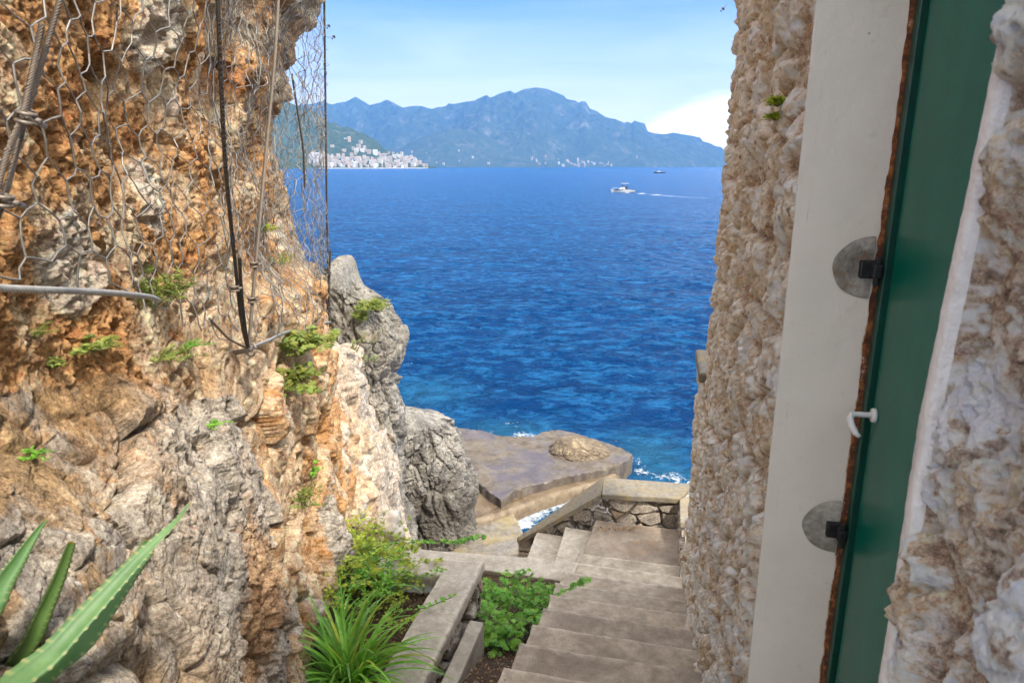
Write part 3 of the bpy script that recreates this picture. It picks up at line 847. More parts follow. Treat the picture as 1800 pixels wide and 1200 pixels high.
# --- rubble-stone parapet round the landing
M_RUB = rock_mat('rubble stone', 40, .9, .008, var=.35)
parapet = empty('parapet', (1.5, 7.5, -4.2)); tag(parapet, 'low dark rubble stone parapet with a sloping concrete coping round the landing', 'wall')
def pchild(o, base=parapet):
    o.parent = base; o.location = Vector(o.location)-base.location; return o
def rubble(name, path, zb, zt, parent, seed=0, sc=6., depth=.05, res=.009, inward=None):
    """stone-faced wall skin along a plan path [(x,y)..]; zb/zt: bottom and top height per path point"""
    path = np.array(path, float); seg = np.linalg.norm(np.diff(path, axis=0), axis=1); cum = np.concatenate([[0], np.cumsum(seg)])
    n = int(cum[-1]/res)+2; s = np.linspace(0, cum[-1], n)
    x = np.interp(s, cum, path[:, 0]); y = np.interp(s, cum, path[:, 1]); b = np.interp(s, cum, zb); t = np.interp(s, cum, zt)
    m = int(max(t-b)/res)+2
    u = np.linspace(0, 1, m)
    P = np.stack([x[:, None]+0*u, y[:, None]+0*u, b[:, None]+(t-b)[:, None]*u], -1)
    tx = np.gradient(x); ty = np.gradient(y); nn = np.stack([ty, -tx, 0*tx], 1); nn /= np.linalg.norm(nn, axis=1)[:, None]
    N = np.repeat(nn[:, None, :], m, 1).reshape(-1, 3)
    P = P.reshape(-1, 3)
    Pw = P+.04*np.stack([fbm(P, 5, 2, off=50.+seed), fbm(P, 5, 2, off=60.+seed), fbm(P, 5, 2, off=70.+seed)], 1)
    f1, f2, idd, v = worley(Pw*np.array([.75, .9, 1.15], np.float32), sc, seed+2.)
    gap = f2-f1; st = sst(.05, .16, gap)
    d = st*(depth+(v*_g[idd]).sum(1)*depth*.5+(_j[idd, 0]-.5)*depth*.7)+fbm(P, 22, 4, .6, off=seed)*.008+(1-st)*fbm(P, 9, 3)*.01
    P2 = P+N*(d-depth)[:, None]
    c = np.tile(np.array([.36, .31, .25]), (len(P), 1))
    c = mixc(c, np.array([.50, .44, .36]), (_j[idd, 1] > .55)*.8)
    c = mixc(c, np.array([.40, .27, .17]), (_j[idd, 2] > .75)*.6)
    c = mixc(c, np.array([.16, .13, .10]), (1-st)*.9)
    c = c*(1+.25*fbm(P, 10, 3)[:, None])
    o = mesh_np(name, P2, grid_faces(n, m), M_RUB, parent, col=c)
    return o
CZ = -3.77
ia = atz(912, 950, -4.50); ib = atz(1057, 868, CZ); ic = atz(1194, 876, CZ)
oa = atz(909, 944, -4.50); ob = atz(1060, 838, CZ); oc = atz(1222, 850, CZ)
# coping polygon pieces
def slab3(name, quad, thick, mat, parent, bev=.012, nsub=24, wob=.006, seed=0):
    """quad: 4 corner points (3-D, counter-clockwise from above) -> subdivided slab following them"""
    a, b, c, d = [np.array(q, float) for q in quad]
    U, Vv = np.meshgrid(np.linspace(0, 1, nsub), np.linspace(0, 1, 10), indexing='ij')
    T = (1-U)[..., None]*(1-Vv)[..., None]*a+U[..., None]*(1-Vv)[..., None]*b+U[..., None]*Vv[..., None]*c+(1-U)[..., None]*Vv[..., None]*d
    f = T.reshape(-1, 3)
    f[:, 2] += fbm(f+seed, 6, 3)*wob
    f[:, :2] += np.stack([fbm(f+seed+3, 7, 3), fbm(f+seed+9, 7, 3)], 1)*wob*1.3
    mb = MB(); n1, n2 = U.shape; N = n1*n2
    g = f.copy(); g[:, 2] -= thick
    q = [tuple(x) for x in grid_faces(n1, n2)]
    fs = q+[tuple(N+i for i in x[::-1]) for x in q]
    ring = [i*n2 for i in range(n1)]+[(n1-1)*n2+j for j in range(1, n2)]+[i*n2+n2-1 for i in range(n1-2, -1, -1)]+[j for j in range(n2-2, 0, -1)]
    for i in range(len(ring)):
        p, r = ring[i], ring[(i+1) % len(ring)]
        fs.append((r, p, N+p, N+r))
    mb.add(np.concatenate([f, g]), fs)
    o = mb.build(name, mat, parent, smooth=False, bevel=bev)
    return o
M_COPE = concrete_mat('parapet coping', (.18, .155, .12), (.28, .25, .20), (.30, .23, .12), sc=2.2, rust=(.42, .30, .10))
pchild(slab3('coping', [ia, ib, ob, oa], .07, M_COPE, None, seed=1))
ic2 = ic+np.array([.30, -.03, 0]); oc2 = oc+np.array([.1, 0, 0])
pchild(slab3('coping', [ib+[.004, 0, 0], ic, oc, ob+[.004, 0, 0]], .07, M_COPE, None, seed=2))
# stone faces under the coping (inner side)
def xy(p): return (p[0], p[1])
jn = atz(1050, 924, LZ)
o = rubble('rubble_face', [xy(ia+np.array([0, .03, 0])), xy(ib+np.array([0, .03, 0])), xy(ic+np.array([.05, .03, 0]))], [-6.3, LZ-.35, LZ-.1], [-4.56, CZ-.06, CZ-.06], None, seed=1, sc=5.2, depth=.06)
pchild(o)
mb = MB(); mb.prism([xy(ia+[0, .09, 0]), xy(ib+[0, .09, 0]), xy(ic+[0.1, .09, 0]), xy(oc+[-.02, -.04, 0]), xy(ob+[0, -.04, 0]), xy(oa+[.02, .1, 0])], -8.6, [-4.58, CZ-.075, CZ-.075, CZ-.075, CZ-.075, -4.58])
pchild(mb.build('wall_core', M_RUB, usecol=True))
# right-hand return of the parapet, stepping up beside the flight
r0 = ic; rr = []
px_in = [(1194, 876), (1196, 925), (1203, 985)]
zs = [CZ, CZ+.0, CZ+.12]
q0 = atz(1194, 876, CZ); q1 = atz(1193, 925, CZ-.14); q2 = atz(1199, 968, CZ-.12)
back = np.array([.42, -.02, 0])
pchild(slab3('coping', [q0+[.004, -.004, 0], q0+[.004, -.004, 0]-np.array([*(SD*.55), 0]), q0+back-np.array([*(SD*.55), 0]), q0+back+[0, .3, 0]][::-1], .07, M_COPE, None, seed=3))
mb = MB(); zz = CZ-.05
for i in range(3):
    p0 = q0[:2]-SD*(.56+.30*i)+np.array([.05, 0]); p1 = p0-SD*.295
    zz -= .10
    mb.prism([tuple(p0), tuple(p1), tuple(p1+np.array([.45, 0])), tuple(p0+np.array([.45, 0]))][::-1] if False else [tuple(p1), tuple(p1+np.array([.45, 0])), tuple(p0+np.array([.45, 0])), tuple(p0)], -6, zz)
pchild(mb.build('stepped_coping', M_CAP, bevel=.01))
o = rubble('rubble_face', [xy(q0+np.array([.03, .05, 0])), xy(q0+np.array([.03, .05, 0])-np.array([*(SD*1.6), 0]))], [LZ-.1, LZ+.1], [CZ-.06, CZ-.02], None, seed=5, sc=6, depth=.05)
pchild(o)

# --- kerb wall between the beds and the shore path
kerb = empty('kerb_wall', (0, 6, -4)); tag(kerb, 'pale concrete kerb across the end of the planted bed, joining the steps', 'wall')
KZ = -3.76
ka = atz(1018, 987, KZ); kb = atz(1000, 1022, KZ); kc = atz(700, 980, KZ); kd = atz(700, 961, KZ)
o = slab3('coping', [kc, kb, ka, kd], .11, M_CAP, None, nsub=50, seed=5, wob=.009); pchild(o, kerb)
mb = MB(); mb.prism([xy(kc+[0, .04, 0]), xy(kb+[-.03, .04, 0]), xy(ka+[-.03, -.04, 0]), xy(kd+[0, -.04, 0])], -8.6, KZ-.112)
pchild(mb.build('wall_body', M_STEP), kerb)
# --- raised planter
planter = empty('planter', (-.6, 4, -3.2)); tag(planter, 'raised planter with a thick grey coping turning a corner beside the steps', 'planter')
PZ = -3.0
pr = atz(852, 985, PZ); pf = atz(744, 1215, PZ); D13 = np.array([*(SD), 0]); NR = np.array([*(SNR), 0])
pf = pr-D13*2.2
w1 = .285
pbl = atz(640, 975, PZ); pbl = pr+(pbl-pr)*1.0
wb = .27
c_in = pr-NR*w1-D13*wb
poly = [pr, pf*1., pf-NR*w1, c_in, c_in+(pbl-pr)*.9+NR*w1*.8, pbl]
poly = [pf, pr, pbl+np.array([0, .0, 0]), pbl-D13*wb, c_in, pf-NR*w1]
o = worn_slab('coping', [tuple(p[:2]) for p in poly], PZ-.085, PZ, M_CAP, None, wob=.011, seed=9, bevel=.016); pchild(o, planter)
ins = .04
mb = MB(); a_ = pr-NR*ins-D13*ins; b_ = pf-NR*ins; 
mb.prism([xy(b_-NR*.1), xy(a_-NR*.1), xy(a_-NR*(w1-.06)), xy(b_-NR*(w1-.06))], -4.6, PZ-.087)
mb.prism([xy(a_-NR*(w1)), xy(a_-NR*.04), xy(pbl-D13*.04)][:0] or [xy(pbl-D13*(wb-.04)), xy(pr-NR*(w1-.02)-D13*(wb-.04)), xy(pr-NR*(w1-.02)-D13*.05), xy(pbl-D13*.05)], -4.6, PZ-.089)
pchild(mb.build('wall_core', M_RUB, usecol=True), planter)
o = rubble('rubble_face', [xy(pf-NR*.03), xy(pr-NR*.03-D13*.02), xy(pr-NR*.03-D13*.02-NR*.01+D13*.0)][:2], [-4.3, -4.3], [PZ-.07, PZ-.07], None, seed=9, sc=8, depth=.06, res=.006); pchild(o, planter)
o = rubble('rubble_face', [xy(pr-NR*.03-D13*.03), xy(pbl-D13*.03)], [-4.3, -4.3], [PZ-.07, PZ-.07], None, seed=19, sc=8, depth=.05, res=.012); pchild(o, planter)
# rendered skirt low on the step side, ending in an upright edge
ra = atz(851, 1092, -3.22); rb = ra-D13*1.5
mb = MB(); mb.prism([xy(rb), xy(ra), xy(ra-NR*.11), xy(rb-NR*.11)], -4.6, [-3.22]*4)
o = mb.build('rendered_skirt', M_CAP, bevel=.012); pchild(o, planter); o['label'] = 'smooth render left on the lower half of the planter side'

# --- soil
def soil_mat():
    m, nt, b = newmat('leaf litter soil')
    co = objco(nt); n = noise(nt, co, 30, 8, .75); n2 = noise(nt, co, 120, 4, .7)
    c = ramp(nt, n, [(.3, (.035, .022, .014)), (.5, (.10, .06, .035)), (.68, (.22, .14, .085))])
    c = mix(nt, .8, c, ramp(nt, n2, [(.3, .3), (.7, .68)]), 'OVERLAY')
    L(nt, c, b.inputs['Base Color']); b.inputs['Roughness'].default_value = 1
    bump(nt, b, math_(nt, 'ADD', n, math_(nt, 'MULTIPLY', n2, .5)), 1., .02); return m
M_SOIL = soil_mat()
def soil_z(x, y):
    x = np.asarray(x, float); y = np.asarray(y, float)
    t = (x-pr[0])*SNR[0]+(y-pr[1])*SNR[1]; s = (x-pr[0])*SD[0]+(y-pr[1])*SD[1]
    z_in = -3.17+.22*sst(-.9, -1.5, x)
    k = (s+0.)*1.; z_gap = -3.42-.385*(s+.62)           # follows the flight
    z_gap = np.minimum(z_gap, -3.05)
    z_bed = -3.80+.34*sst(-1.1, -1.7, x)+0*y
    z = np.where(s > -.1, z_bed, np.where(t > -.15, np.maximum(z_gap, z_bed), z_in))
    return z
gx, gy = np.meshgrid(np.linspace(-2.3, .95, 260), np.linspace(1.2, 6.15, 380), indexing='ij')
gz = soil_z(gx, gy)
keep = None
exs = np.array([edge_left(k)[:2] for k in range(-6, 10)])
gz = np.where(gx > np.interp(gy, exs[:, 1], exs[:, 0])+.06, -7.5, gz)
cl_ = kc[1]+.12+(gx-kc[0])*(kb[1]-kc[1])/(kb[0]-kc[0])
gz = np.where(gy > cl_, -7.5, gz)
P = np.stack([gx, gy, gz], -1).reshape(-1, 3); P[:, 2] += fbm(P, 6, 4)*.04+fbm(P, 30, 3)*.012
o = mesh_np('soil', P, grid_faces(*gx.shape), M_SOIL); tag(o, 'dark soil with dry leaf litter in the planted beds', 'soil', kind='structure')

# --- shore path, lower ledge and bathing platform
def flat_rock(name, pxs, z, zb, mat, label, cat, res=.05, wob=.03, bevel=.05, seed=0, zf=None):
    poly = [tuple(atz(x, y, z)[:2]) for x, y in pxs]
    A = sum(poly[i][0]*poly[(i+1) % len(poly)][1]-poly[(i+1) % len(poly)][0]*poly[i][1] for i in range(len(poly)))
    if A < 0: poly = poly[::-1]
    o = worn_slab(name, poly, zb, z, mat, None, res=res, wob=wob, seed=seed, bevel=bevel)
    return tag(o, label, cat, kind='structure')
M_PATH = concrete_mat('wet shore concrete', (.14, .115, .08), (.25, .215, .165), (.34, .25, .07), wet=.9, sc=.7, lo=.4, hi=.6)
M_LEDGE = concrete_mat('ledge rock', (.12, .08, .045), (.21, .155, .095), (.19, .135, .08), wet=.3, sc=.5)
def slabmat():
    m, nt, b = newmat('bathing slab')
    co = objco(nt)
    n0 = noise(nt, co, .7, 7, .7, .3); n1 = noise(nt, co, 3.5, 8, .72); n2 = noise(nt, co, 60, 4, .7)
    c = mix(nt, ramp(nt, n1, [(.38, 0), (.62, 1)]), (.085, .064, .044), (.165, .132, .095))
    c = mix(nt, ramp(nt, n0, [(.49, 0), (.62, .6)]),  c, (.072, .055, .064))      # violet film of algae under the wet
    c = mix(nt, ramp(nt, n1, [(.62, 0), (.72, .6)]), c, (.16, .14, .11))
    c = mix(nt, .7, c, ramp(nt, n2, [(.3, .38), (.7, .6)]), 'OVERLAY')
    L(nt, c, b.inputs['Base Color'])
    L(nt, ramp(nt, n0, [(.42, .9), (.55, .28)]), b.inputs['Roughness'])
    bump(nt, b, math_(nt, 'ADD', n1, math_(nt, 'MULTIPLY', n2, .2)), .6, .03)
    return m
M_SLAB = slabmat()
flat_rock('path', [(560, 1000), (600, 880), (700, 880), (790, 925), (800, 915), (870, 900), (900, 898), (912, 915), (925, 945), (970, 1040), (900, 1100), (700, 1100)], -8.2, -9.6, M_PATH, 'wet shore path with yellow stains leading to the bathing slab', 'path', seed=3)
flat_rock('rock_ledge', [(780, 935), (770, 900), (800, 860), (900, 850), (1000, 815), (1092, 800), (1095, 826), (1060, 846), (985, 866), (912, 893), (865, 908), (812, 922)], -8.08, -9.6, M_LEDGE, 'brown rock ledge below the bathing slab', 'rock', seed=5, wob=.05, bevel=.09)
flat_rock('bathing_platform', [(770, 752), (800, 750), (850, 756), (880, 765), (935, 766), (955, 758), (982, 754), (1012, 760), (1060, 775), (1095, 788), (1113, 797), (1104, 808), (1092, 814), (1060, 824), (1000, 836), (955, 848), (905, 861), (881, 879), (860, 866), (838, 847), (790, 850), (740, 830)], -7.84, -9.6, M_SLAB, 'flat wet bathing slab with violet algae jutting into the sea', 'rock', seed=7, wob=.08, bevel=.025)
cc = atz(1018, 798, -7.84); zo = -.46
def moundcol(P, b, nz, nf):
    return mixc(mixc(b, np.array([.17, .12, .07]), .85+0*nz), np.array([.32, .25, .15]), sst(.1, .4, nf))
rx = .80
rock_body('rock_mound', [(-7.7+zo, cc[0], cc[1]+.3, rx*1.02, .8), (-7.36+zo, cc[0], cc[1]+.3, rx, .72), (-7.24+zo, cc[0]-.06, cc[1]+.3, rx*.78, .55), (-7.14+zo, cc[0]-.16, cc[1]+.32, rx*.45, .35)], seed=9, amp=.5, nth=220, nz=110, style='pit',
          label='brown pitted rock hump on the bathing slab', cat='rock', kind='structure', col=moundcol)
# small pale stone lying in the plants at the cliff foot
st = atz(688, 915, -4.9)
mb = MB(); mb.blob((0, 0, 0), (.17, .15, .13), 3, 9, .7); o = mb.build('stone', plain('pale stone', (.6, .52, .43), .9, 0, .2, 12, bmp=.01), smooth=True); o.location = atY(688, 918, 6.9); tag(o, 'pale smooth stone lying above the yellow green plants at the cliff foot', 'stone')
# far garden wall beyond the house corner
mb = MB(); ga = np.array(wpt(S_END, .12)); 
print('TIMER e_far', __import__('time').process_time())
# ================================================================== GARDEN WALL beyond the house corner
gwall = empty('garden_wall', wpt(5.3, 0, -4)); tag(gwall, 'lower stone wall with a pale top continuing past the far corner of the house', 'wall')
GZ = V_of(640)*5.3
o = stone_face('stone_facing', None, S_END-.02, 5.6, -8.6, GZ, lambda s: .02, lambda z: .009, seed=7, endcap=1.0); pchild(o, gwall)
mb = MB(); q = [wpt(S_END+.02, .035), wpt(5.68, .035), wpt(5.68, -.45), wpt(S_END+.02, -.45)]
mb.prism([(p[0], p[1]) for p in q][::-1], GZ-.02, GZ+.06); pchild(mb.build('coping', M_COPE, bevel=.02), gwall)
mb = MB(); q = [wpt(S_END+.02, -.12), wpt(5.58, -.12), wpt(5.58, -.40), wpt(S_END+.02, -.40)]
mb.prism([(p[0], p[1]) for p in q][::-1], -8.6, GZ-.022); pchild(mb.build('wall_core', M_STONE, usecol=True), gwall)

# ================================================================== SEA
def sea_mat():
    m, nt, b = newmat('sea water')
    co = objco(nt)
    dist = nt.nodes.new('ShaderNodeVectorMath'); dist.operation = 'LENGTH'; L(nt, co, dist.inputs[0])
    w0 = noise(nt, objco(nt, (.012, .03, 1)), 1., 4, .6, .5)
    w1 = noise(nt, objco(nt, (.95, 1.5, 1)), 1., 10, .74, .5)       # chop, a couple of metres
    w2 = noise(nt, objco(nt, (.06, .13, 1)), 1., 7, .66, .8)      # swell
    w3 = noise(nt, objco(nt, (3.2, 5., 1)), 1., 6, .65, .4)
    c = mix(nt, ramp(nt, w2, [(.38, 0), (.62, 1)]), (.000, .036, .135), (.001, .050, .18))
    c = mix(nt, ramp(nt, w0, [(.4, 0), (.65, .55)]), c, (.000, .036, .14))
    c = mix(nt, ramp(nt, w1, [(.47, 0), (.62, .8)]), c, (.02, .17, .40))  # light on the wavelet crests, put into the water colour
    at = nt.nodes.new('ShaderNodeAttribute'); at.attribute_name = 'foam'
    fn = noise(nt, objco(nt, (1, 1, 1)), 2.6, 9, .72, 1.4); fn2 = noise(nt, co, 11., 6, .7, .8)
    f = math_(nt, 'ADD', at.outputs['Fac'], math_(nt, 'MULTIPLY', math_(nt, 'SUBTRACT', math_(nt, 'ADD', fn, math_(nt, 'MULTIPLY', fn2, .5)), .75), 2.2))
    at2 = nt.nodes.new('ShaderNodeAttribute'); at2.attribute_name = 'wash'
    fm = ramp(nt, math_(nt, 'MULTIPLY', f, math_(nt, 'GREATER_THAN', at.outputs['Fac'], .02)), [(.5, 0), (.72, .9)])
    # small whitecaps
    c = mix(nt, math_(nt, 'MULTIPLY', ramp(nt, at2.outputs['Fac'], [(0, 0), (1, .75)]), 1.), c, (.04, .20, .28))
    c = mix(nt, fm, c, (.80, .84, .86))
    L(nt, c, b.inputs['Base Color'])
    L(nt, ramp(nt, fm, [(0, .24), (1, .8)]), b.inputs['Roughness'])
    b.inputs['IOR'].default_value = 1.33; b.inputs['Specular IOR Level'].default_value = .09
    n1 = nt.nodes.new('ShaderNodeBump'); n1.inputs['Distance'].default_value = .55; n1.inputs['Strength'].default_value = 1.; L(nt, w1, n1.inputs['Height'])
    n2 = nt.nodes.new('ShaderNodeBump'); n2.inputs['Distance'].default_value = 2.4; n2.inputs['Strength'].default_value = .9; L(nt, w2, n2.inputs['Height']); L(nt, n1.outputs[0], n2.inputs['Normal'])
    n3 = nt.nodes.new('ShaderNodeBump'); n3.inputs['Distance'].default_value = .05; n3.inputs['Strength'].default_value = .8; L(nt, w3, n3.inputs['Height']); L(nt, n2.outputs[0], n3.inputs['Normal'])
    L(nt, n3.outputs[0], b.inputs['Normal'])
    return m
M_SEA = sea_mat()
def build_sea():
    # a fan of rows: metres apart near the shore, hundreds of metres out at sea
    ys = [9.]
    while ys[-1] < 9300: ys.append(ys[-1]+max(.06, ys[-1]**2/(8.45*683)*1.1 if ys[-1] < 500 else ys[-1]*.12))
    ys = np.array(ys); a = np.concatenate([np.linspace(-3, -.42, 30)[:-1], np.linspace(-.42, .42, 520), np.linspace(.42, 3, 30)[1:]])
    A, Y = np.meshgrid(a, ys, indexing='ij')
    X = A*Y
    P = np.stack([X, Y, np.full_like(X, SEA)], -1).reshape(-1, 3)
    q = P*np.array([1, 1, 0])
    k = 1/(1+(P[:, 1]/260)**2)
    h = fbm(q*np.array([.55, 1, 1]), .16, 3, .55, off=3.)*.34+fbm(q*np.array([.6, 1, 1]), .75, 4, .6, off=8., ridged=True)*.13+fbm(q*np.array([.7, 1, 1]), 2.6, 3, .6, off=12., ridged=True)*.04
    P[:, 2] += h*k*(.35+.65*sst(16, 34, P[:, 1]))
    foam = np.zeros(len(P)); wash = np.zeros(len(P))
    def blob(px, py, rx, ry, s, arr):
        c = atz(px, py, SEA)
        d = ((P[:, 0]-c[0])/rx)**2+((P[:, 1]-c[1])/ry)**2
        np.maximum(arr, s*np.exp(-d*1.2), out=arr)
    for px, py, rx, ry, s in ((850, 762, .7, .45, .50), (890, 772, .9, .5, .60), (925, 768, .8, .5, .65), (905, 745, .7, .7, .34), (1130, 830, .4, .45, .62), (1165, 838, .6, .4, .60), (1200, 845, .5, .4, .52), (1115, 812, .3, .5, .5),
                              (1010, 865, .5, .6, .8), (980, 878, .9, .5, 1.0), (950, 890, .9, .5, 1.05), (925, 905, .7, .45, 1.05), (915, 920, .6, .4, 1.0), (1040, 850, .5, .5, .8), (720, 640, 1.2, 1.5, .25), (1100, 780, .8, .8, .25)):
        blob(px, py, rx, ry, s, foam)
    for px, py, rx, ry, s in ((880, 758, 2.2, 1.2, .5), (1140, 800, 1.4, 2., .55), (1170, 835, 1.2, 1., .6), (960, 885, 1.5, 1.2, .8), (740, 700, 2, 2.5, .35)):
        blob(px, py, rx, ry, s, wash)
    # boat wakes
    for bx, by, px1, py1, w, s in BOATS:
        b0 = atz(bx, by, SEA)[:2]; b1 = atz(px1, py1, SEA)[:2]
        d = b1-b0; Ln = np.linalg.norm(d); d /= Ln; n = np.array([-d[1], d[0]])
        t = (P[:, :2]-b0)@d; r = (P[:, :2]-b0)@n
        ww = w*(.5+np.clip(t, 0, Ln)/Ln*2.2)
        fo = s*np.exp(-(r/ww)**2)*(t > -w)*np.clip(1-t/Ln, 0, 1)**.6
        np.maximum(foam, fo, out=foam)
    o = mesh_np('sea', P, grid_faces(*A.shape, flip=True), M_SEA, attr={'foam': foam, 'wash': wash})
    tag(o, 'deep blue choppy sea', 'sea', kind='structure')
BOATS = [(1106, 339, 1275, 352, 2.2, .85), (1166, 305, 1285, 306.5, 5., .62)]
build_sea()
mb = MB(); mb.prism([(-9300, -3000), (9300, -3000), (9300, 9.05), (-9300, 9.05)], SEA-.3, SEA-.02)
tag(mb.build('sea', plain('deep water', (.005, .05, .16), .2, 0, .2, .05)), 'deep blue sea beside and behind the steps', 'sea', kind='structure')
mb = MB(); mb.prism([(-9300, -3000), (9300, -3000), (9300, 9340), (-9300, 9340)], SEA-.9, SEA-.7)
tag(mb.build('seabed', plain('seabed sand', (.05, .08, .09), .9, 0, .2, .05)), 'dark seabed under the water', 'seabed', kind='structure')

# ================================================================== FAR COAST
def hill_mat(name, veg1, veg2, rockc, rk=(.5, .62), sc=1.):
    m, nt, b = newmat(name)
    co = objco(nt)
    n0 = noise(nt, objco(nt, (1, 1, .5)), .004*sc, 8, .68, .4); n1 = noise(nt, co, .02*sc, 7, .7); n2 = noise(nt, objco(nt, (1, 1, .35)), .0085*sc, 7, .72, .6)
    c = mix(nt, ramp(nt, n1, [(.35, 0), (.65, 1)]), veg1, veg2)
    g = nt.nodes.new('ShaderNodeNewGeometry'); s = nt.nodes.new('ShaderNodeSeparateXYZ'); L(nt, g.outputs['Normal'], s.inputs[0])
    steep = ramp(nt, s.outputs['Z'], [(.35, 1), (.75, 0)])
    rkf = math_(nt, 'MULTIPLY', ramp(nt, n2, [(rk[0], 0), (rk[1], 1)]), math_(nt, 'ADD', math_(nt, 'MULTIPLY', steep, .8), .25))
    c = mix(nt, rkf, c, rockc)
    L(nt, c, b.inputs['Base Color']); b.inputs['Roughness'].default_value = 1; b.inputs['Specular IOR Level'].default_value = 0
    bump(nt, b, math_(nt, 'ADD', n1, math_(nt, 'MULTIPLY', n0, 3.)), .7, 25/sc)
    return m
TERR = []
def terrain(name, pts, ysh, yr, mat, label, cat, prof=.75, rough=1., na=420, nt_=150, seed=0, shore=0.):
    pts = sorted(pts); px = np.linspace(pts[0][0], pts[-1][0], na)
    py = np.interp(px, [p[0] for p in pts], [p[1] for p in pts])
    a = (px-900)/W_F/ray(900, 292)[1]
    ys = ysh(px) if callable(ysh) else np.full(na, float(ysh)); yrr = yr(px) if callable(yr) else np.full(na, float(yr))
    v = np.array([V_of(q) for q in py]); H = v*yrr
    t = np.concatenate([np.linspace(-.03, 1, nt_), np.linspace(1, 1.5, 25)[1:]])
    A, T = np.meshgrid(a, t, indexing='ij')
    Y = ys[:, None]+(yrr-ys)[:, None]*T; X = A*Y
    tt = np.clip(T, 0, 1)
    g = tt**prof
    g = np.where(T > 1, 1-(T-1)*1.2, g)
    P0 = np.stack([X, Y, 0*X], -1).reshape(-1, 3)
    s = 1/900.
    rn = fbm(P0*np.array([1, .55, 1]), s, 6, .55, off=seed, ridged=True).reshape(X.shape)
    rn2 = fbm(P0, s*4.5, 5, .58, off=seed+9).reshape(X.shape)
    env = np.clip(tt*(1-tt)*4, 0, 1)**.6
    z = (H[:, None]-SEA)*(g+env*rough*(rn-.25)*.24+env*rough*rn2*.09)
    z = np.maximum(z, -3)
    # keep the slopes below the line of sight to the crest, except for its own small teeth
    lim = (v[:, None]*Y-SEA)
    z = np.where(T < 1, np.minimum(z, lim*(.995)), z)
    z += np.clip(tt, 0, 1)*rn2*(H[:, None])*.012+(fbm(P0, 1/28., 3, .6, off=3.).reshape(X.shape)*7*np.clip(tt*6, 0, 1) if name == 'headland' else 0)
    z = np.where(T < 0, -4., z)
    P = np.stack([X, Y, z+SEA], -1)
    o = mesh_np(name, P.reshape(-1, 3), grid_faces(*A.shape), mat)
    tag(o, label, cat, kind='structure')
    TERR.append((a, t, ys, yrr, z+SEA)); return len(TERR)-1
def terr_pt(ti, px, t):
    a, tt, ys, yr, z = TERR[ti]
    aa = (px-900)/W_F/ray(900, 292)[1]
    i = np.interp(aa, a, np.arange(len(a))); j = np.interp(t, tt, np.arange(len(tt)))
    i0 = int(min(i, len(a)-2)); j0 = int(min(j, len(tt)-2)); fi = i-i0; fj = j-j0
    zz = z[i0, j0]*(1-fi)*(1-fj)+z[i0+1, j0]*fi*(1-fj)+z[i0, j0+1]*(1-fi)*fj+z[i0+1, j0+1]*fi*fj
    y = np.interp(aa, a, ys)+(np.interp(aa, a, yr)-np.interp(aa, a, ys))*t
    return aa*y, y, zz
M_MT = hill_mat('mountain scrub', (.045, .075, .045), (.085, .11, .06), (.42, .38, .33), (.53, .68))
M_HILL = hill_mat('wooded slope', (.03, .06, .022), (.085, .105, .045), (.42, .35, .27), (.55, .66), 2.2)
main_ridge = [(300, 150), (420, 170), (480, 190), (530, 186), (560, 182), (575, 178), (590, 184), (602, 181), (615, 179), (624, 174), (632, 170), (638, 174), (655, 185), (672, 181), (685, 175), (697, 181), (712, 190), (725, 187), (745, 186), (755, 190), (762, 192), (770, 189), (786, 187), (791, 182), (800, 183), (815, 180), (835, 177), (850, 170), (857, 167), (862, 172), (872, 168), (880, 164), (897, 160), (905, 164), (920, 157), (940, 154), (960, 156), (975, 162), (990, 169), (993, 174), (1010, 177), (1014, 181), (1020, 178), (1027, 179), (1034, 191), (1045, 195), (1062, 206), (1080, 210), (1095, 216), (1099, 214), (1107, 217), (1112, 212), (1119, 215), (1130, 217), (1136, 231), (1150, 235), (1165, 236), (1180, 233), (1197, 236), (1215, 239), (1228, 242), (1232, 248), (1245, 252), (1256, 257), (1265, 258), (1275, 268), (1290, 276), (1340, 290), (1420, 291.5), (1500, 292)]
tm = terrain('mountain_range', main_ridge, lambda p: np.interp(p, [300, 700, 900, 1150, 1300, 1500], [5200, 5000, 4700, 5200, 5900, 6500]),
             lambda p: np.interp(p, [300, 640, 780, 940, 1150, 1300, 1500], [8800, 8800, 7600, 6300, 6600, 6900, 7000]), M_MT, 'hazy blue mountain range falling to the sea across the bay', 'mountain', .8, 1.5, 620, 200, seed=2.)
spur = [(560, 268), (620, 262), (660, 258), (700, 262), (722, 251), (745, 240), (770, 231), (795, 226), (830, 228), (860, 240), (890, 258), (925, 278), (950, 291.5)]
ts = terrain('foothill', spur, 4500, 5000, M_MT, 'dark blue foothill behind the far town', 'hill', .9, .8, 240, 90, seed=22.)
near = [(300, 120), (420, 148), (450, 155), (480, 165), (510, 176), (535, 190), (556, 194), (566, 200), (575, 210), (582, 215), (596, 217), (604, 223), (620, 224), (628, 231), (640, 233), (655, 241), (668, 251), (676, 262), (690, 266), (702, 270), (716, 276), (730, 281), (744, 287), (756, 292.2), (766, 293)]
tn = terrain('headland', near, lambda p: np.interp(p, [300, 560, 700, 766], [2250, 2350, 2500, 2560]), lambda p: np.interp(p, [300, 560, 700, 766], [3100, 3000, 2800, 2640]), M_HILL, 'green wooded headland above the white town', 'headland', .85, .9, 260, 120, seed=5.)
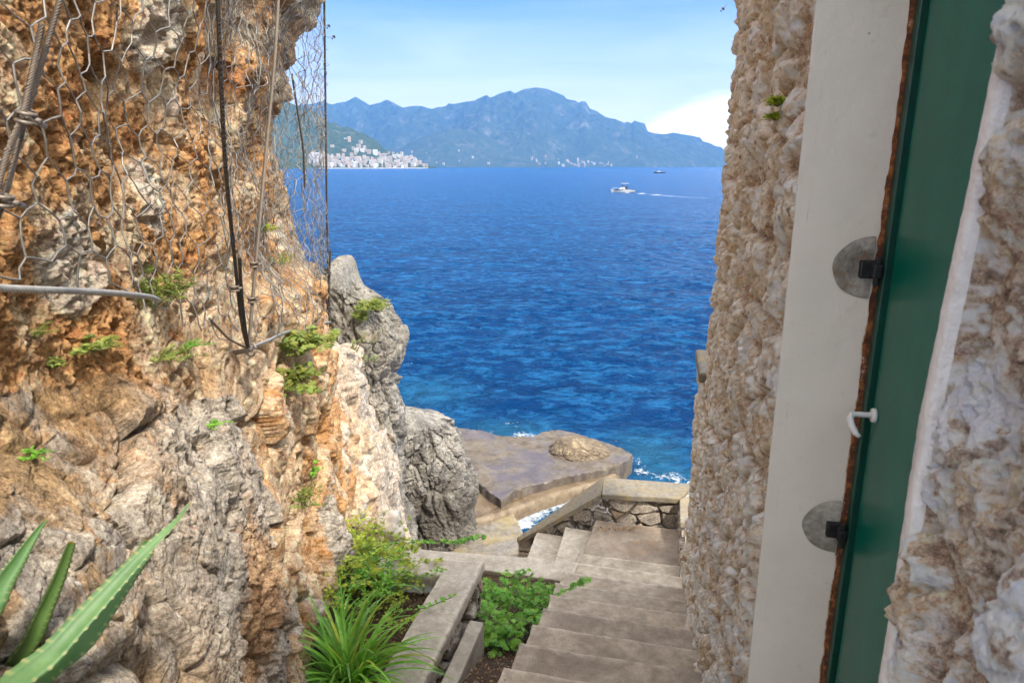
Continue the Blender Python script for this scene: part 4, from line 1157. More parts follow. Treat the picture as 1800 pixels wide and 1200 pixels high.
# terraces and rock bands are in the noise; houses are real
def house_variants():
    cols = [(.50, .47, .39), (.44, .38, .28), (.44, .34, .24), (.36, .34, .29), (.58, .56, .51), (.40, .33, .22)]
    dark = plain('shutters', (.16, .15, .14), .7, 0, .2, .3); tile = plain('terracotta', (.36, .22, .14), .9, 0, .2, .3)
    walls = [plain('limewash', c, .85, 0, .08, .15) for c in cols]
    out = []
    rnd = random.Random(4)
    for k in range(12):
        w = rnd.uniform(9, 17); d = rnd.uniform(8, 11); h = rnd.choice([7, 9.5, 12, 15])
        mb = MB()
        nf = int(h/3.1); nc = int(w/3)
        xs = [-w/2]; zs_ = [-3.]
        for c_ in range(nc): x0_ = -w/2+(c_+.5)*w/nc; xs += [x0_-.55, x0_+.55]
        for f_ in range(nf): zs_ += [.9+f_*3.1, 2.6+f_*3.1]
        xs.append(w/2); zs_.append(h); nx_, nz_ = len(xs), len(zs_)
        vs = [(x_, -d/2, z_) for x_ in xs for z_ in zs_]
        for i_ in range(nx_-1):
            for j_ in range(nz_-1):
                mb.m = 1 if (i_ % 2 == 1 and j_ % 2 == 1) else 0
                q_ = i_*nz_+j_; mb.mi.append(mb.m); mb.f.append((q_, q_+nz_, q_+nz_+1, q_+1))
        bl = [(0, 0), (0, nz_-1), (nx_-1, 0), (nx_-1, nz_-1)]; n_ = len(vs)
        vs += [(-w/2, d/2, -3.), (-w/2, d/2, h), (w/2, d/2, -3.), (w/2, d/2, h)]
        mb.m = 0
        mb.f += [tuple([j_ for j_ in range(nz_)])+(n_+1, n_), tuple([(nx_-1)*nz_+j_ for j_ in range(nz_)][::-1])+(n_+2, n_+3), (n_, n_+1, n_+3, n_+2), tuple(i_*nz_+nz_-1 for i_ in range(nx_))+(n_+3, n_+1)]
        mb.mi += [0]*4; mb.v = vs; mb.c = [(1, 1, 1)]*len(vs)
        roof = MB()
        if k % 3 == 0:
            roof.add([(-w/2-.4, -d/2-.4, h), (w/2+.4, -d/2-.4, h), (w/2+.4, d/2+.4, h), (-w/2-.4, d/2+.4, h), (-w/2+1, 0, h+2.2), (w/2-1, 0, h+2.2)], [(0, 1, 5, 4), (2, 3, 4, 5), (1, 2, 5), (3, 0, 4), (3, 2, 1, 0)])
        else:
            roof.box((0, 0, h+.35), (w+.3, d+.3, .7))
        out.append((mb, roof, None, walls[k % 6], tile if k % 3 == 0 else walls[(k+2) % 6], dark))
    return out
HV = house_variants(); protos = []
for k, (a, b, c, w, r, dk) in enumerate(HV):
    protos.append((a, b, c, w, r, dk))
cache = {}
def place_house(loc, rz, k, sc, label, group, parts=True):
    a, b, c, w, r, dk = protos[k]
    if k not in cache:
        t = empty('house', loc, rz); x = a.build('wall', [w, dk], t); y = b.build('roof', r, t)
        cache[k] = (t, x, y)
        e = t
    else:
        t0 = cache[k][0]; e = t0.copy(); COL.objects.link(e)
        for ch in cache[k][1:]:
            q = ch.copy(); COL.objects.link(q); q.parent = e
    e.location = loc; e.rotation_euler = (0, 0, rz); e.scale = (sc, sc, sc)
    tag(e, label, 'house', group)
rnd = random.Random(11)
def town(ti, n, fpx, ft, label, group, smin=.8, smax=1.25):
    placed = []; tries = 0
    while len(placed) < n and tries < n*40:
        tries += 1
        px = fpx(); t = ft(px)
        x, y, z = terr_pt(ti, px, t)
        if any(abs(x-q[0]) < 9 and abs(y-q[1]) < 9 for q in placed): continue
        placed.append((x, y, z))
        place_house((x, y, max(z, SEA+1.)-.5), math.atan2(-x, y)*-1*0+rnd.uniform(-.5, .3), rnd.randrange(12), rnd.uniform(smin, smax), label, group)
def t_near(px):
    top = np.interp(px, [480, 575, 600, 640, 665, 680, 700, 730, 752], [.30, .16, .17, .13, .15, .62, .80, .85, .6])
    return .015+top*rnd.random()**1.25
town(tn, 110, lambda: rnd.uniform(545, 672), t_near, 'small pale house of the waterfront town below the wooded headland', 'houses of the waterfront town', .6, 1.05)
town(tn, 70, lambda: rnd.triangular(668, 756, 700), t_near, 'bright white house stacked on the point of the headland', 'white houses stacked on the headland point', .6, 1.05)
town(tn, 14, lambda: rnd.uniform(620, 690), lambda px: rnd.uniform(.30, .37), 'pale terraced house in the row halfway up the wooded headland', 'houses in a row halfway up the headland', .9, 1.2)
town(tn, 8, lambda: rnd.uniform(572, 640), lambda px: rnd.uniform(.25, .6), 'single pale house among the trees of the wooded headland', 'houses scattered among the headland trees')
town(tm, 62, lambda: rnd.uniform(752, 905), lambda px: .002+.016*rnd.random()**1.5, 'tiny white house of the far town along the foot of the mountain', 'houses of the far shore town', .9, 1.4)
town(tm, 36, lambda: rnd.choice([rnd.uniform(905, 960), rnd.uniform(980, 1080), rnd.uniform(980, 1130)]), lambda px: .003+.06*rnd.random()**1.6, 'tiny white house on the lower slope of the far mountain', 'houses on the far lower slopes', .8, 1.3)
town(ts, 10, lambda: rnd.uniform(690, 880), lambda px: .05+.4*rnd.random(), 'lone white house on the dark foothill', 'houses on the foothill', .7, 1.1)
# pale quay below the waterfront town
mb = MB(); P0 = [terr_pt(tn, px, .0) for px in np.linspace(560, 752, 30)]
front = [(x*.992, y*.992) for x, y, z in P0]; backp = [(x*1.006, y*1.006) for x, y, z in P0]
mb.prism(front+backp[::-1], SEA-.5, SEA+2.2)
tag(mb.build('quay', plain('quay stone', (.6, .55, .48), .9, 0, .15, .2)), 'long pale quay and beach under the waterfront town', 'quay', kind='structure')

# ================================================================== BOATS
M_HULL = plain('white gelcoat', (.50, .50, .48), .3, 0, .05, 2.); M_DK = plain('navy canvas', (.03, .035, .05), .6, 0, .2, 4); M_GLS = plain('tinted glass', (.03, .04, .05), .1, 0, .1, 4); M_TAN = plain('boat deck', (.5, .42, .32), .7, 0, .15, 6)
def hull(Ln, B, H):
    """pointed hull, bow towards -x"""
    n = 14; vs = []; fs = []
    for i in range(n+1):
        t = i/n; x = -Ln/2+Ln*t
        w = B/2*min(1, (t*1.9)**.6) if t > 0 else .02
        sh = H*(1.15-.35*t)
        for (k, z) in ((1, sh), (.97, sh*.6), (.8, .12), (.25, -.3), (-.25, -.3), (-.8, .12), (-.97, sh*.6), (-1, sh)):
            vs.append((x+(0 if i else -.25*(z/H)), w*k, z))
    for i in range(n):
        for k in range(7): fs.append((i*8+k, (i+1)*8+k, (i+1)*8+k+1, i*8+k+1))
        fs.append((i*8+7, (i+1)*8+7, (i+1)*8, i*8))
    fs.append(tuple(n*8+k for k in range(8))); fs.append(tuple(range(8))[::-1])
    return vs, fs
def motorboat(loc, rz, Ln, label, dark=False):
    t = empty('motorboat', loc, rz); tag(t, label, 'boat')
    mb = MB(); mb.add(*hull(Ln, Ln*.3, Ln*.12)); mb.build('hull', M_DK if dark else M_HULL, t, smooth=False, bevel=.03)
    mb = MB(); z = Ln*.12
    mb.box((Ln*.02, 0, z+.02), (Ln*.86, Ln*.302, .12)); mb.build('gunwale_band', M_DK if not dark else M_HULL, t)
    mb = MB(); mb.add([(-Ln*.22, -Ln*.09, z), (-Ln*.22, Ln*.09, z), (Ln*.08, Ln*.10, z), (Ln*.08, -Ln*.10, z), (-Ln*.06, -Ln*.08, z+.75), (-Ln*.06, Ln*.08, z+.75), (Ln*.06, Ln*.09, z+.75), (Ln*.06, -Ln*.09, z+.75)],
                      [(0, 1, 5, 4), (1, 2, 6, 5), (2, 3, 7, 6), (3, 0, 4, 7), (4, 5, 6, 7)]); mb.build('cabin', M_HULL, t, bevel=.05)
    mb = MB(); mb.add([(-Ln*.07, -Ln*.085, z+.74), (-Ln*.07, Ln*.085, z+.74), (-Ln*.02, Ln*.085, z+1.35), (-Ln*.02, -Ln*.085, z+1.35), (-Ln*.055, -Ln*.085, z+.74), (-Ln*.055, Ln*.085, z+.74), (-Ln*.005, Ln*.085, z+1.35), (-Ln*.005, -Ln*.085, z+1.35)],
                      [(0, 3, 2, 1), (4, 5, 6, 7), (0, 1, 5, 4), (2, 3, 7, 6), (1, 2, 6, 5), (3, 0, 4, 7)]); mb.build('windscreen', M_GLS, t)
    if not dark:
        for sx in (-.03, .17):
            for sy in (-.1, .1):
                mb = MB(); mb.tube([(Ln*sx, Ln*sy, z), (Ln*sx, Ln*sy, z+1.9)], .05, 6); mb.build('canopy_post', M_DK, t)
        mb = MB(); mb.box((Ln*.07, 0, z+1.95), (Ln*.30, Ln*.25, .12)); mb.build('canopy', M_HULL, t, bevel=.03)
        mb = MB(); mb.box((Ln*.12, 0, z+.5), (Ln*.08, Ln*.2, 1.0)); mb.build('seat', M_DK, t, bevel=.04)
    mb = MB(); mb.box((Ln*.46, 0, z*.7), (Ln*.06, Ln*.1, .9)); mb.box((Ln*.47, 0, 0), (Ln*.03, .1, .8)); mb.build('outboard_motor', M_DK, t, bevel=.04)
    mb = MB(); mb.tube([(-Ln*.5, 0, z+.12), (-Ln*.46, 0, z+.5), (-Ln*.3, -Ln*.12, z+.55), (-Ln*.2, -Ln*.13, z+.5)], .025, 6); mb.tube([(-Ln*.46, 0, z+.5), (-Ln*.3, Ln*.12, z+.55), (-Ln*.2, Ln*.13, z+.5)], .025, 6); mb.build('bow_rail', M_HULL, t)
    return t
def person(loc, rz, col, label, seated=False):
    """standing or seated adult grown from a jointed skeleton"""
    me = bpy.data.meshes.new('person')
    hz = .55 if seated else .95
    J = [(0, 0, hz), (0, 0, hz+.28), (0, 0, hz+.50), (0, 0, hz+.60), (0, 0, hz+.72), (0, 0, hz+.80)]
    rr = [.15, .14, .15, .055, .095, .07]
    E = [(i, i+1) for i in range(5)]
    for s in (-1, 1):
        b = len(J)
        J += [(0, s*.19, hz+.5), (.0, s*.24, hz+.22), (-.2, s*.2, hz+.15)]; rr += [.055, .042, .03]; E += [(2, b), (b, b+1), (b+1, b+2)]
        b = len(J)
        if seated: J += [(-.05, s*.1, hz-.03), (-.42, s*.12, hz), (-.42, s*.12, hz-.42), (-.54, s*.12, hz-.45)]
        else: J += [(0, s*.1, hz-.08), (-.03, s*.11, .5), (0, s*.11, .08), (-.14, s*.12, .04)]
        rr += [.09, .065, .04, .035]; E += [(0, b), (b, b+1), (b+1, b+2), (b+2, b+3)]
    me.from_pydata(J, E, []); o = bpy.data.objects.new('person', me); link(o); o.location = loc; o.rotation_euler = (0, 0, rz)
    m = o.modifiers.new('s', 'SKIN'); sv = me.skin_vertices[0].data
    for i, r in enumerate(rr): sv[i].radius = (r, r)
    sv[0].use_root = True
    o.modifiers.new('u', 'SUBSURF').levels = 1
    me.materials.append(plain('clothes', col, .9, 0, .2, 5))
    return tag(o, label, 'person')
b1 = atz(1095, 338.5, SEA); motorboat((b1[0], b1[1], SEA+.05), R(4), 7.6, 'white motorboat with a canopy heading left with a foaming wake, nearer of the two boats')
person((b1[0]+1.0, b1[1]-.2, SEA+.55), 0, (.05, .06, .09), 'person in dark clothes standing at the wheel of the white motorboat')
b2 = atz(1159, 304.5, SEA); motorboat((b2[0], b2[1], SEA+.05), R(3), 13.5, 'small dark motorboat far out below the mountain, the farther of the two boats', True)
person((b2[0]+1.5, b2[1]-.3, SEA+1.6), 0, (.06, .05, .06), 'person standing in the far dark motorboat')
print('TIMER f_net', __import__('time').process_time())
# ================================================================== ROCKFALL NET
M_WIRE = plain('galvanised wire', (.29, .27, .24), .5, .55, .3, 25)
M_CABLE = None
def cable_mat(name, c):
    m, nt, b = newmat(name)
    n = noise(nt, objco(nt), 40, 4, .6)
    L(nt, mix(nt, n, tuple(q*.6 for q in c), c), b.inputs['Base Color']); b.inputs['Roughness'].default_value = .5; b.inputs['Metallic'].default_value = .5
    return m
M_CABLE = cable_mat('steel cable', (.50, .48, .44)); M_BROWNC = cable_mat('tarnished cable', (.30, .245, .19)); M_DARKC = cable_mat('dark cable', (.10, .085, .07)); M_OLD = cable_mat('old brown cable', (.20, .155, .115))
net = empty('rockfall_net', (-1.1, 3., 0.)); tag(net, 'hexagonal wire netting with steel cables pinned over the orange cliff', 'net')
def nchild(o, p=net):
    loc = Vector(o.location); o.parent = p
    off = Vector((0, 0, 0)); q = p
    while q is not None: off += Vector(q.location); q = q.parent
    o.location = loc-off; return o
# smooth hanging surface just proud of the rock
NY = np.linspace(.7, 5.62, 110); NZ = np.linspace(-1.6, 3.2, 110)
nX = np.array([[max(cliff_x(y+dy, z+dz) for dy in (-.06, 0, .06) for dz in (-.08, 0, .08)) for z in NZ] for y in NY])
def blur(a, it):
    for _ in range(it):
        p = np.pad(a, 1, mode='edge'); b = (p[:-2, 1:-1]+p[2:, 1:-1]+p[1:-1, :-2]+p[1:-1, 2:]+4*p[1:-1, 1:-1])/8
        a = np.maximum(b, a-.03)*.5+b*.5
    return a
nX = blur(nX, 6)+.028
# towards its far edge the net hangs straight from the rope
ROPE = {}
def rope_far(z): # x at y=5.55
    return np.interp(z, [-1.25, 1.19, 3.2], [A_of(580, 560)*5.55*1., A_of(569, 0)*5.55, -1.30])
wfar = sst(4.5, 5.5, NY)[:, None]
rx_ = np.array([rope_far(z) for z in NZ])[None, :]
nX = nX*(1-wfar)+np.maximum(rx_, nX*0+rx_)*wfar
def net_x(y, z):
    i = np.clip(np.interp(y, NY, np.arange(110)), 0, 108.999); j = np.clip(np.interp(z, NZ, np.arange(110)), 0, 108.999)
    i0 = i.astype(int); j0 = j.astype(int); fi = i-i0; fj = j-j0
    return nX[i0, j0]*(1-fi)*(1-fj)+nX[i0+1, j0]*fi*(1-fj)+nX[i0, j0+1]*(1-fi)*fj+nX[i0+1, j0+1]*fi*fj
# bottom edge of the net, as (y, z)
BOT = [(.7, -.17), (1.35, V_of(508)*1.35), (1.9, V_of(520)*1.9), (3.1, V_of(606)*3.1), (4.2, V_of(585)*4.2), (5.55, V_of(566)*5.55)]
def zbot(y): return np.interp(y, [b[0] for b in BOT], [b[1] for b in BOT])
def tubes_np(name, A, B, rad, mat, n=4, parent=None):
    """many straight wire segments at once"""
    A = np.asarray(A, float); B = np.asarray(B, float); r = np.broadcast_to(rad, (len(A),))
    t = B-A; ln = np.linalg.norm(t, axis=1); t /= np.maximum(ln, 1e-9)[:, None]
    ref = np.where(np.abs(t[:, 2:3]) > .9, np.array([[1., 0, 0]]), np.array([[0, 0, 1.]]))
    a = np.cross(t, ref); a /= np.linalg.norm(a, axis=1)[:, None]; b = np.cross(t, a)
    V = []; th = np.arange(n)*2*math.pi/n
    for e, Q in ((0, A-t*r[:, None]*.6), (1, B+t*r[:, None]*.6)):
        for k in range(n): V.append(Q+(a*math.cos(th[k])+b*math.sin(th[k]))*r[:, None])
    V = np.stack(V, 1)      # m, 2n, 3
    m = len(A); F = []
    base = np.arange(m)[:, None]*2*n
    for k in range(n):
        F.append(np.concatenate([base+k, base+(k+1) % n, base+n+(k+1) % n, base+n+k], 1))
    F = np.concatenate(F)
    return mesh_np(name, V.reshape(-1, 3), F, mat, parent, smooth=True)
rng = np.random.default_rng(3)
cw, ch = .150, .215
nodes = {}; segA = []; segB = []; segR = []
ny = int((5.55-.55)/cw)+2; nz = int((3.2+1.3)/(ch/2))+2
# skewed and sagging lattice
def lat(i, j, e):
    """zig-zag verticals: node pairs (twists) joined by slanting wires"""
    y = .55+i*cw*.5; z = 3.2-j*ch
    return y, z
pts = {}
def P_(y, z, key):
    if key in pts: return pts[key]
    q = np.array([[y*1.0, z, 0.]])
    crowd = 1+.0*y
    dy = float(fbm(q, 1.3, 3, off=5.)[0])*.10+float(rng.normal())*.009; dz = float(fbm(q, 1.3, 3, off=15.)[0])*.10+float(rng.normal())*.006
    y2 = min(y+dy*(1 if y < 5.2 else .3), 5.56); z2 = z+dz-.06*(y-1)
    far = sst(3.2, 5.2, np.array([y]))[0]
    x = float(net_x(np.array([y2]), np.array([z2]))[0])+float(rng.normal())*(.004+.012*far)+float(fbm(q, 3.1, 3, off=25.)[0])*(.012+.07*far)-.02*far
    pts[key] = (np.array([x, y2, z2]), z2 > zbot(y2)-.01)
    return pts[key]
for i in range(ny*2):
    for j in range(int(4.6/ch)+1):
        # cell columns offset by half a pitch
        y = .55+i*cw*.5
        if y > 5.56: continue
        z = 3.2-j*ch-(ch/2 if i % 2 else 0)
        tw = ch*.17
        a = P_(y, z+tw, (i, j, 0)); b = P_(y, z-tw, (i, j, 1))
        if a[1] and b[1]: segA.append(a[0]); segB.append(b[0]); segR.append(.0034)
for i in range(ny*2):
    for j in range(int(4.6/ch)+1):
        if (i, j, 1) not in pts: continue
        b = pts[(i, j, 1)]
        for di in (-1, 1):
            jj = j if i % 2 == 0 else j+1
            k = (i+di, jj, 0)
            if k in pts and pts[k][1] and b[1]:
                a = pts[k]; segA.append(b[0]); segB.append(a[0]); segR.append(.0025)
# break the wires into slightly bent pairs
A = np.array(segA); B = np.array(segB); r = np.array(segR)
mid = (A+B)/2+rng.normal(size=A.shape)*.004
nchild(tubes_np('netting', np.concatenate([A, mid]), np.concatenate([mid, B]), np.concatenate([r, r]), M_WIRE))
# loose second layer, crumpled against the rock and along the free edge
A2 = []; B2 = []; R2 = []
for _ in range(650):
    y = 3.4+2.15*rng.random()**.8; z = rng.uniform(-1.1, 1.7)
    ln = rng.uniform(.12, .5); n = 6
    if z-ln < zbot(y): continue
    x = float(net_x(np.array([y]), np.array([z]))[0]); ph = rng.uniform(0, 6); am = rng.uniform(.008, .03)
    q = []
    for k in range(n+1):
        zz = z-ln*k/n; yy = min(y+am*1.5*math.sin(ph+k*1.7), 5.56)
        q.append(np.array([float(net_x(np.array([yy]), np.array([zz]))[0])+rng.uniform(-.05, .015)+am*math.cos(ph+k*2.1), yy, zz]))
    for k in range(n): A2.append(q[k]); B2.append(q[k+1]); R2.append(.0016)
nchild(tubes_np('netting', np.array(A2), np.array(B2), np.array(R2), M_WIRE))['label'] = 'crumpled overlapping wires near the free edge of the net'

def twisted_cable(name, path, rad, mat, strands=6, label=None, sub=16, pitch=7.):
    """laid rope: strands wound round the path"""
    path = [Vector(p) for p in path]
    # resample (Catmull-Rom)
    out = []
    for i in range(len(path)-1):
        p0 = path[max(i-1, 0)]; p1 = path[i]; p2 = path[i+1]; p3 = path[min(i+2, len(path)-1)]
        ns = max(2, int((p2-p1).length/(rad*.7)))
        for k in range(ns):
            t = k/ns
            out.append(.5*((2*p1)+(p2-p0)*t+(2*p0-5*p1+4*p2-p3)*t*t+(3*p1-p0-3*p2+p3)*t**3))
    out.append(path[-1])
    mb = MB(); up = Vector((.2, .1, 1)); acc = 0
    frames = []
    for i, p in enumerate(out):
        t = (out[min(i+1, len(out)-1)]-out[max(i-1, 0)]).normalized()
        ref = Vector((1, 0, 0)) if abs(t.z) > .8 else Vector((0, 0, 1))
        a = t.cross(ref).normalized(); b = t.cross(a)
        if i: acc += (p-out[i-1]).length
        frames.append((p, a, b, acc))
    for s in range(strands):
        q = []
        for p, a, b, d in frames:
            th = 2*math.pi*s/strands+d/(rad*pitch)*2*math.pi
            q.append(p+(a*math.cos(th)+b*math.sin(th))*rad*.66)
        mb.tube(q, rad*.38, 6)
    o = mb.build(name, mat, smooth=True); nchild(o)
    if label: o['label'] = label
    return o
def on_net(px, py, y, off=.0):
    """point on this bearing at distance y, kept just outside the net"""
    p = atY(px, py, y); x = float(net_x(np.array([y]), np.array([p[2]]))[0])
    return p
def clamp(p, t, r, mat, parent, pin=None):
    """U-bolt: two rings and a bar across the cable"""
    mb = MB(); t = Vector(t).normalized(); p = Vector(p)
    a = t.cross(Vector((0, 1, 0))).normalized(); b = t.cross(a)
    for s in (-.5, .5):
        c = p+t*s*r*1.6
        q = [c+(a*math.cos(th)+b*math.sin(th))*r*1.55 for th in np.linspace(0, 2*math.pi, 13)]
        mb.tube(q, r*.42, 6)
    mb.tube([p-a*r*1.9-b*r*.6, p+a*r*2.6-b*r*.6], r*.5, 6)
    if pin is not None: mb.tube([p+a*r*1.2, Vector(pin)], [r*.7, r*.6], 8)
    o = mb.build('cable_clamp', mat, smooth=True); nchild(o, parent); return o
def netcable(pts, rad, mat, label=None, name='cable', pitch=7.):
    return twisted_cable(name, pts, rad, mat, label=label, pitch=pitch)
# thick double cable, upper left
c1 = netcable([atY(118, -60, 1.30), atY(105, 0, 1.28), atY(82, 80, 1.26), atY(62, 150, 1.23), atY(45, 205, 1.2), atY(28, 270, 1.17), atY(8, 345, 1.13), atY(-20, 420, 1.1)], .0050, M_OLD, 'thick twisted cable running down at the upper left')
c2 = netcable([atY(74, 42, 1.23), atY(62, 100, 1.22), atY(48, 165, 1.19), atY(38, 205, 1.17), atY(12, 270, 1.12), atY(-8, 340, 1.09), atY(-40, 430, 1.05)], .0050, M_OLD, 'cut end of the doubled cable at the upper left')
def mid_clamp(px, py, y, parent, r=.009, dirp=(-.25, 0, -1), mat=None, pin=None):
    return clamp(atY(px, py, y), dirp, r, mat or M_DARKC, parent, pin)
mid_clamp(45, 207, 1.17, c1, .0085, mat=M_BROWNC, pin=atY(78, 222, 1.28)); mid_clamp(5, 352, 1.1, c1, .0085, mat=M_BROWNC, pin=atY(42, 362, 1.22))
# horizontal edge cable along the foot of the near panel
c3 = netcable([atY(-60, 497, 1.22), atY(0, 506, 1.30), atY(60, 509, 1.38), atY(140, 512, 1.52), atY(210, 516, 1.70), atY(262, 522, 1.9), atY(278, 528, 1.98)], .0082, M_CABLE, 'bright twisted cable along the bottom edge of the near netting', pitch=6.)
c3b = netcable([atY(368, 560, 2.62), atY(385, 578, 2.75), atY(405, 597, 2.95), atY(435, 612, 3.05)], .0055, M_BROWNC, 'sagging bottom cable between the plants and the pair of stays')
c4 = netcable([atY(435, 612, 3.05), atY(468, 600, 3.4), atY(500, 585, 3.9), atY(540, 573, 4.7), atY(580, 566, 5.55)], .0085, M_CABLE, 'bottom cable rising from the pair of stays to the free edge')
# pair of stays in the middle
c5 = netcable([atY(380, -60, 2.42), atY(383, 0, 2.45), atY(388, 130, 2.5), atY(397, 300, 2.6), atY(412, 450, 2.75), atY(424, 560, 2.9), atY(435, 610, 3.0)], .0078, M_DARKC, 'brown stay, left one of the middle pair')
c6 = netcable([atY(492, -60, 3.3), atY(489, 0, 3.3), atY(483, 100, 3.25), atY(471, 230, 3.2), atY(456, 390, 3.1), atY(446, 500, 3.05), atY(437, 610, 3.02)], .0078, M_BROWNC, 'pale brown stay, right one of the middle pair')
c7 = netcable([atY(421, 452, 2.80), atY(424, 510, 2.85), atY(430, 570, 2.93), atY(436, 608, 3.0)], .0078, M_DARKC, 'short doubled-back end of the left middle stay')
for px, py, y, cc_, in ((412, 507, 2.8, c5), (447, 465, 3.06, c6), (443, 527, 3.04, c6)):
    mid_clamp(px, py, y, cc_, .011, (0.02, 0, -1), M_BROWNC)
# free edge rope
c8 = netcable([atY(569, -60, 5.55), atY(570, 0, 5.55), atY(573, 250, 5.55), atY(576, 440, 5.55), atY(580, 566, 5.55)], .0085, M_DARKC, 'dark rope along the free outer edge of the net')
c9 = netcable([atY(563, 440, 5.53), atY(570, 490, 5.54), atY(579, 560, 5.55)], .008, M_DARKC, 'short cable end beside the foot of the free edge')
c10 = netcable([atY(581, 440, 5.56), atY(579, 490, 5.56), atY(580, 560, 5.56)], .008, M_DARKC, 'second short cable end beside the foot of the free edge')
for px, py in ((571, 475), (576, 480), (578, 542)): mid_clamp(px, py, 5.54, c8, .012, (0, 0, -1))
c11 = netcable([atY(513, 130, 5.0), atY(520, 175, 5.0), atY(528, 225, 5.0), atY(533, 262, 5.0), atY(536, 330, 5.0)], .0075, M_DARKC, 'slack cable hanging inside the free part of the net')
# eye bolt where the cables meet
mb = MB(); p = Vector(atY(442, 614, 3.05)); mb.tube([p+Vector((.02*math.cos(t), .01*math.sin(t), .026*math.sin(t))) for t in np.linspace(0, 2*math.pi, 14)], .008, 8); mb.tube([p, p+Vector((-.12, .03, -.03))], .012, 8)
nchild(mb.build('eye_bolt', M_BROWNC, smooth=True))
# small dry seed heads caught on threads against the sky
M_TWIG = plain('dry twig', (.09, .07, .05), .9, 0, .3, 50)
def seedhead(px, py, Y, px0, py0, label):
    mb = MB(); a = Vector(atY(px0, py0, Y)); b = Vector(atY(px, py, Y)); mb.tube([a, (a+b)/2+Vector((0, 0, -.006)), b], .0012, 4)
    rr = .009
    for k in range(5): mb.blob(b+Vector((math.sin(k*2.1)*rr*1.2, 0, math.cos(k*1.7)*rr*1.1)), (rr*.8, rr*.7, rr*.6), k, 6, .2)
    o = mb.build('seed_head', M_TWIG, smooth=True, origin=a); tag(o, label, 'seed head')
seedhead(577, 47, 5.5, 569, 41, 'dark dry seed head caught on the free edge rope, upper one')
seedhead(586, 66, 5.5, 570, 63, 'dark dry seed head on a thread from the free edge rope, lower one')
seedhead(1270, 17, 5.5, 1279, 4, 'dark dry seed head hanging at the top beside the house wall')
print('TIMER g_plants', __import__('time').process_time())
# ================================================================== PLANTS
M_STRAP = leaf_mat('strap leaf', (.16, .44, .035), (.36, .64, .10), 14, .42, .35)
M_FERN = leaf_mat('lobed leaf', (.15, .42, .035), (.30, .60, .09), 20, .4, .5)
M_YEL = leaf_mat('yellow green leaf', (.32, .46, .04), (.50, .60, .08), 25, .4, .5)
M_TUFT = leaf_mat('cliff weed', (.20, .28, .05), (.34, .42, .12), 25, .4, .6)
M_AGAVE = None
def rot(v, th): return np.array([v[0]*math.cos(th)-v[1]*math.sin(th), v[0]*math.sin(th)+v[1]*math.cos(th), v[2]])
class LB:
    def __init__(s): s.v = []; s.f = []; s.c = []
    def poly(s, V, F, col):
        b = len(s.v); s.v += [tuple(p) for p in V]; s.f += [tuple(b+i for i in f) for f in F]; s.c += [col]*len(V)
    def build(s, name, mat, parent=None, origin=None, label=None):
        mb = MB(); mb.v = s.v; mb.f = s.f; mb.mi = [0]*len(s.f); mb.c = s.c
        return mb.build(name, mat, parent, smooth=True, origin=origin, usecol=True)
def strap(lb, base, az, ln, w, lift, droop, rnd, twist=0., n=14, tipw=.05, col=(1, 1, 1)):
    d = np.array([math.cos(az), math.sin(az), 0]); side = np.array([-math.sin(az), math.cos(az), 0])
    p = np.array(base, float); el = lift; V = []
    st = ln/n
    for i in range(n+1):
        t = i/n
        ww = w*(.75+.5*min(t*3, 1)-.25)*(1-t**3.2)*1.+w*tipw*(1-t)
        fw = d*math.cos(el)+np.array([0, 0, math.sin(el)]); up = -d*math.sin(el)+np.array([0, 0, math.cos(el)])
        tw = twist*t; sd = side*math.cos(tw)+up*math.sin(tw)
        V += [p-sd*ww/2+up*ww*.18, p-up*ww*.05, p+sd*ww/2+up*ww*.18]
        p = p+fw*st; el -= droop*st/ln*(.35+1.3*t)*1.0
    F = []
    for i in range(n):
        for k in range(2): F.append((i*3+k, i*3+k+1, (i+1)*3+k+1, (i+1)*3+k))
    lb.poly(V, F, col)
def strap_clump(name, base, n, ln, w, label, seed=0, mat=None, azf=None, lift=(.7, 1.45), droop=(1.2, 2.6), cat='plant'):
    rnd = random.Random(seed); lb = LB(); base = np.array(base, float)
    for k in range(n):
        az = rnd.uniform(0, 6.283) if azf is None else azf(rnd)
        o = base+np.array([rnd.gauss(0, .03), rnd.gauss(0, .03), 0])
        g = rnd.uniform(.65, 1.25); dry = rnd.random() < .06
        strap(lb, o, az, ln*rnd.uniform(.6, 1.1), w*rnd.uniform(.7, 1.15), rnd.uniform(*lift), rnd.uniform(*droop), rnd, rnd.uniform(-.6, .6), col=(g*1.9, g*1.1, g*.9) if dry else (g, g*rnd.uniform(.92, 1.08), g))
    o = lb.build(name, mat or M_STRAP, origin=base); return tag(o, label, cat)
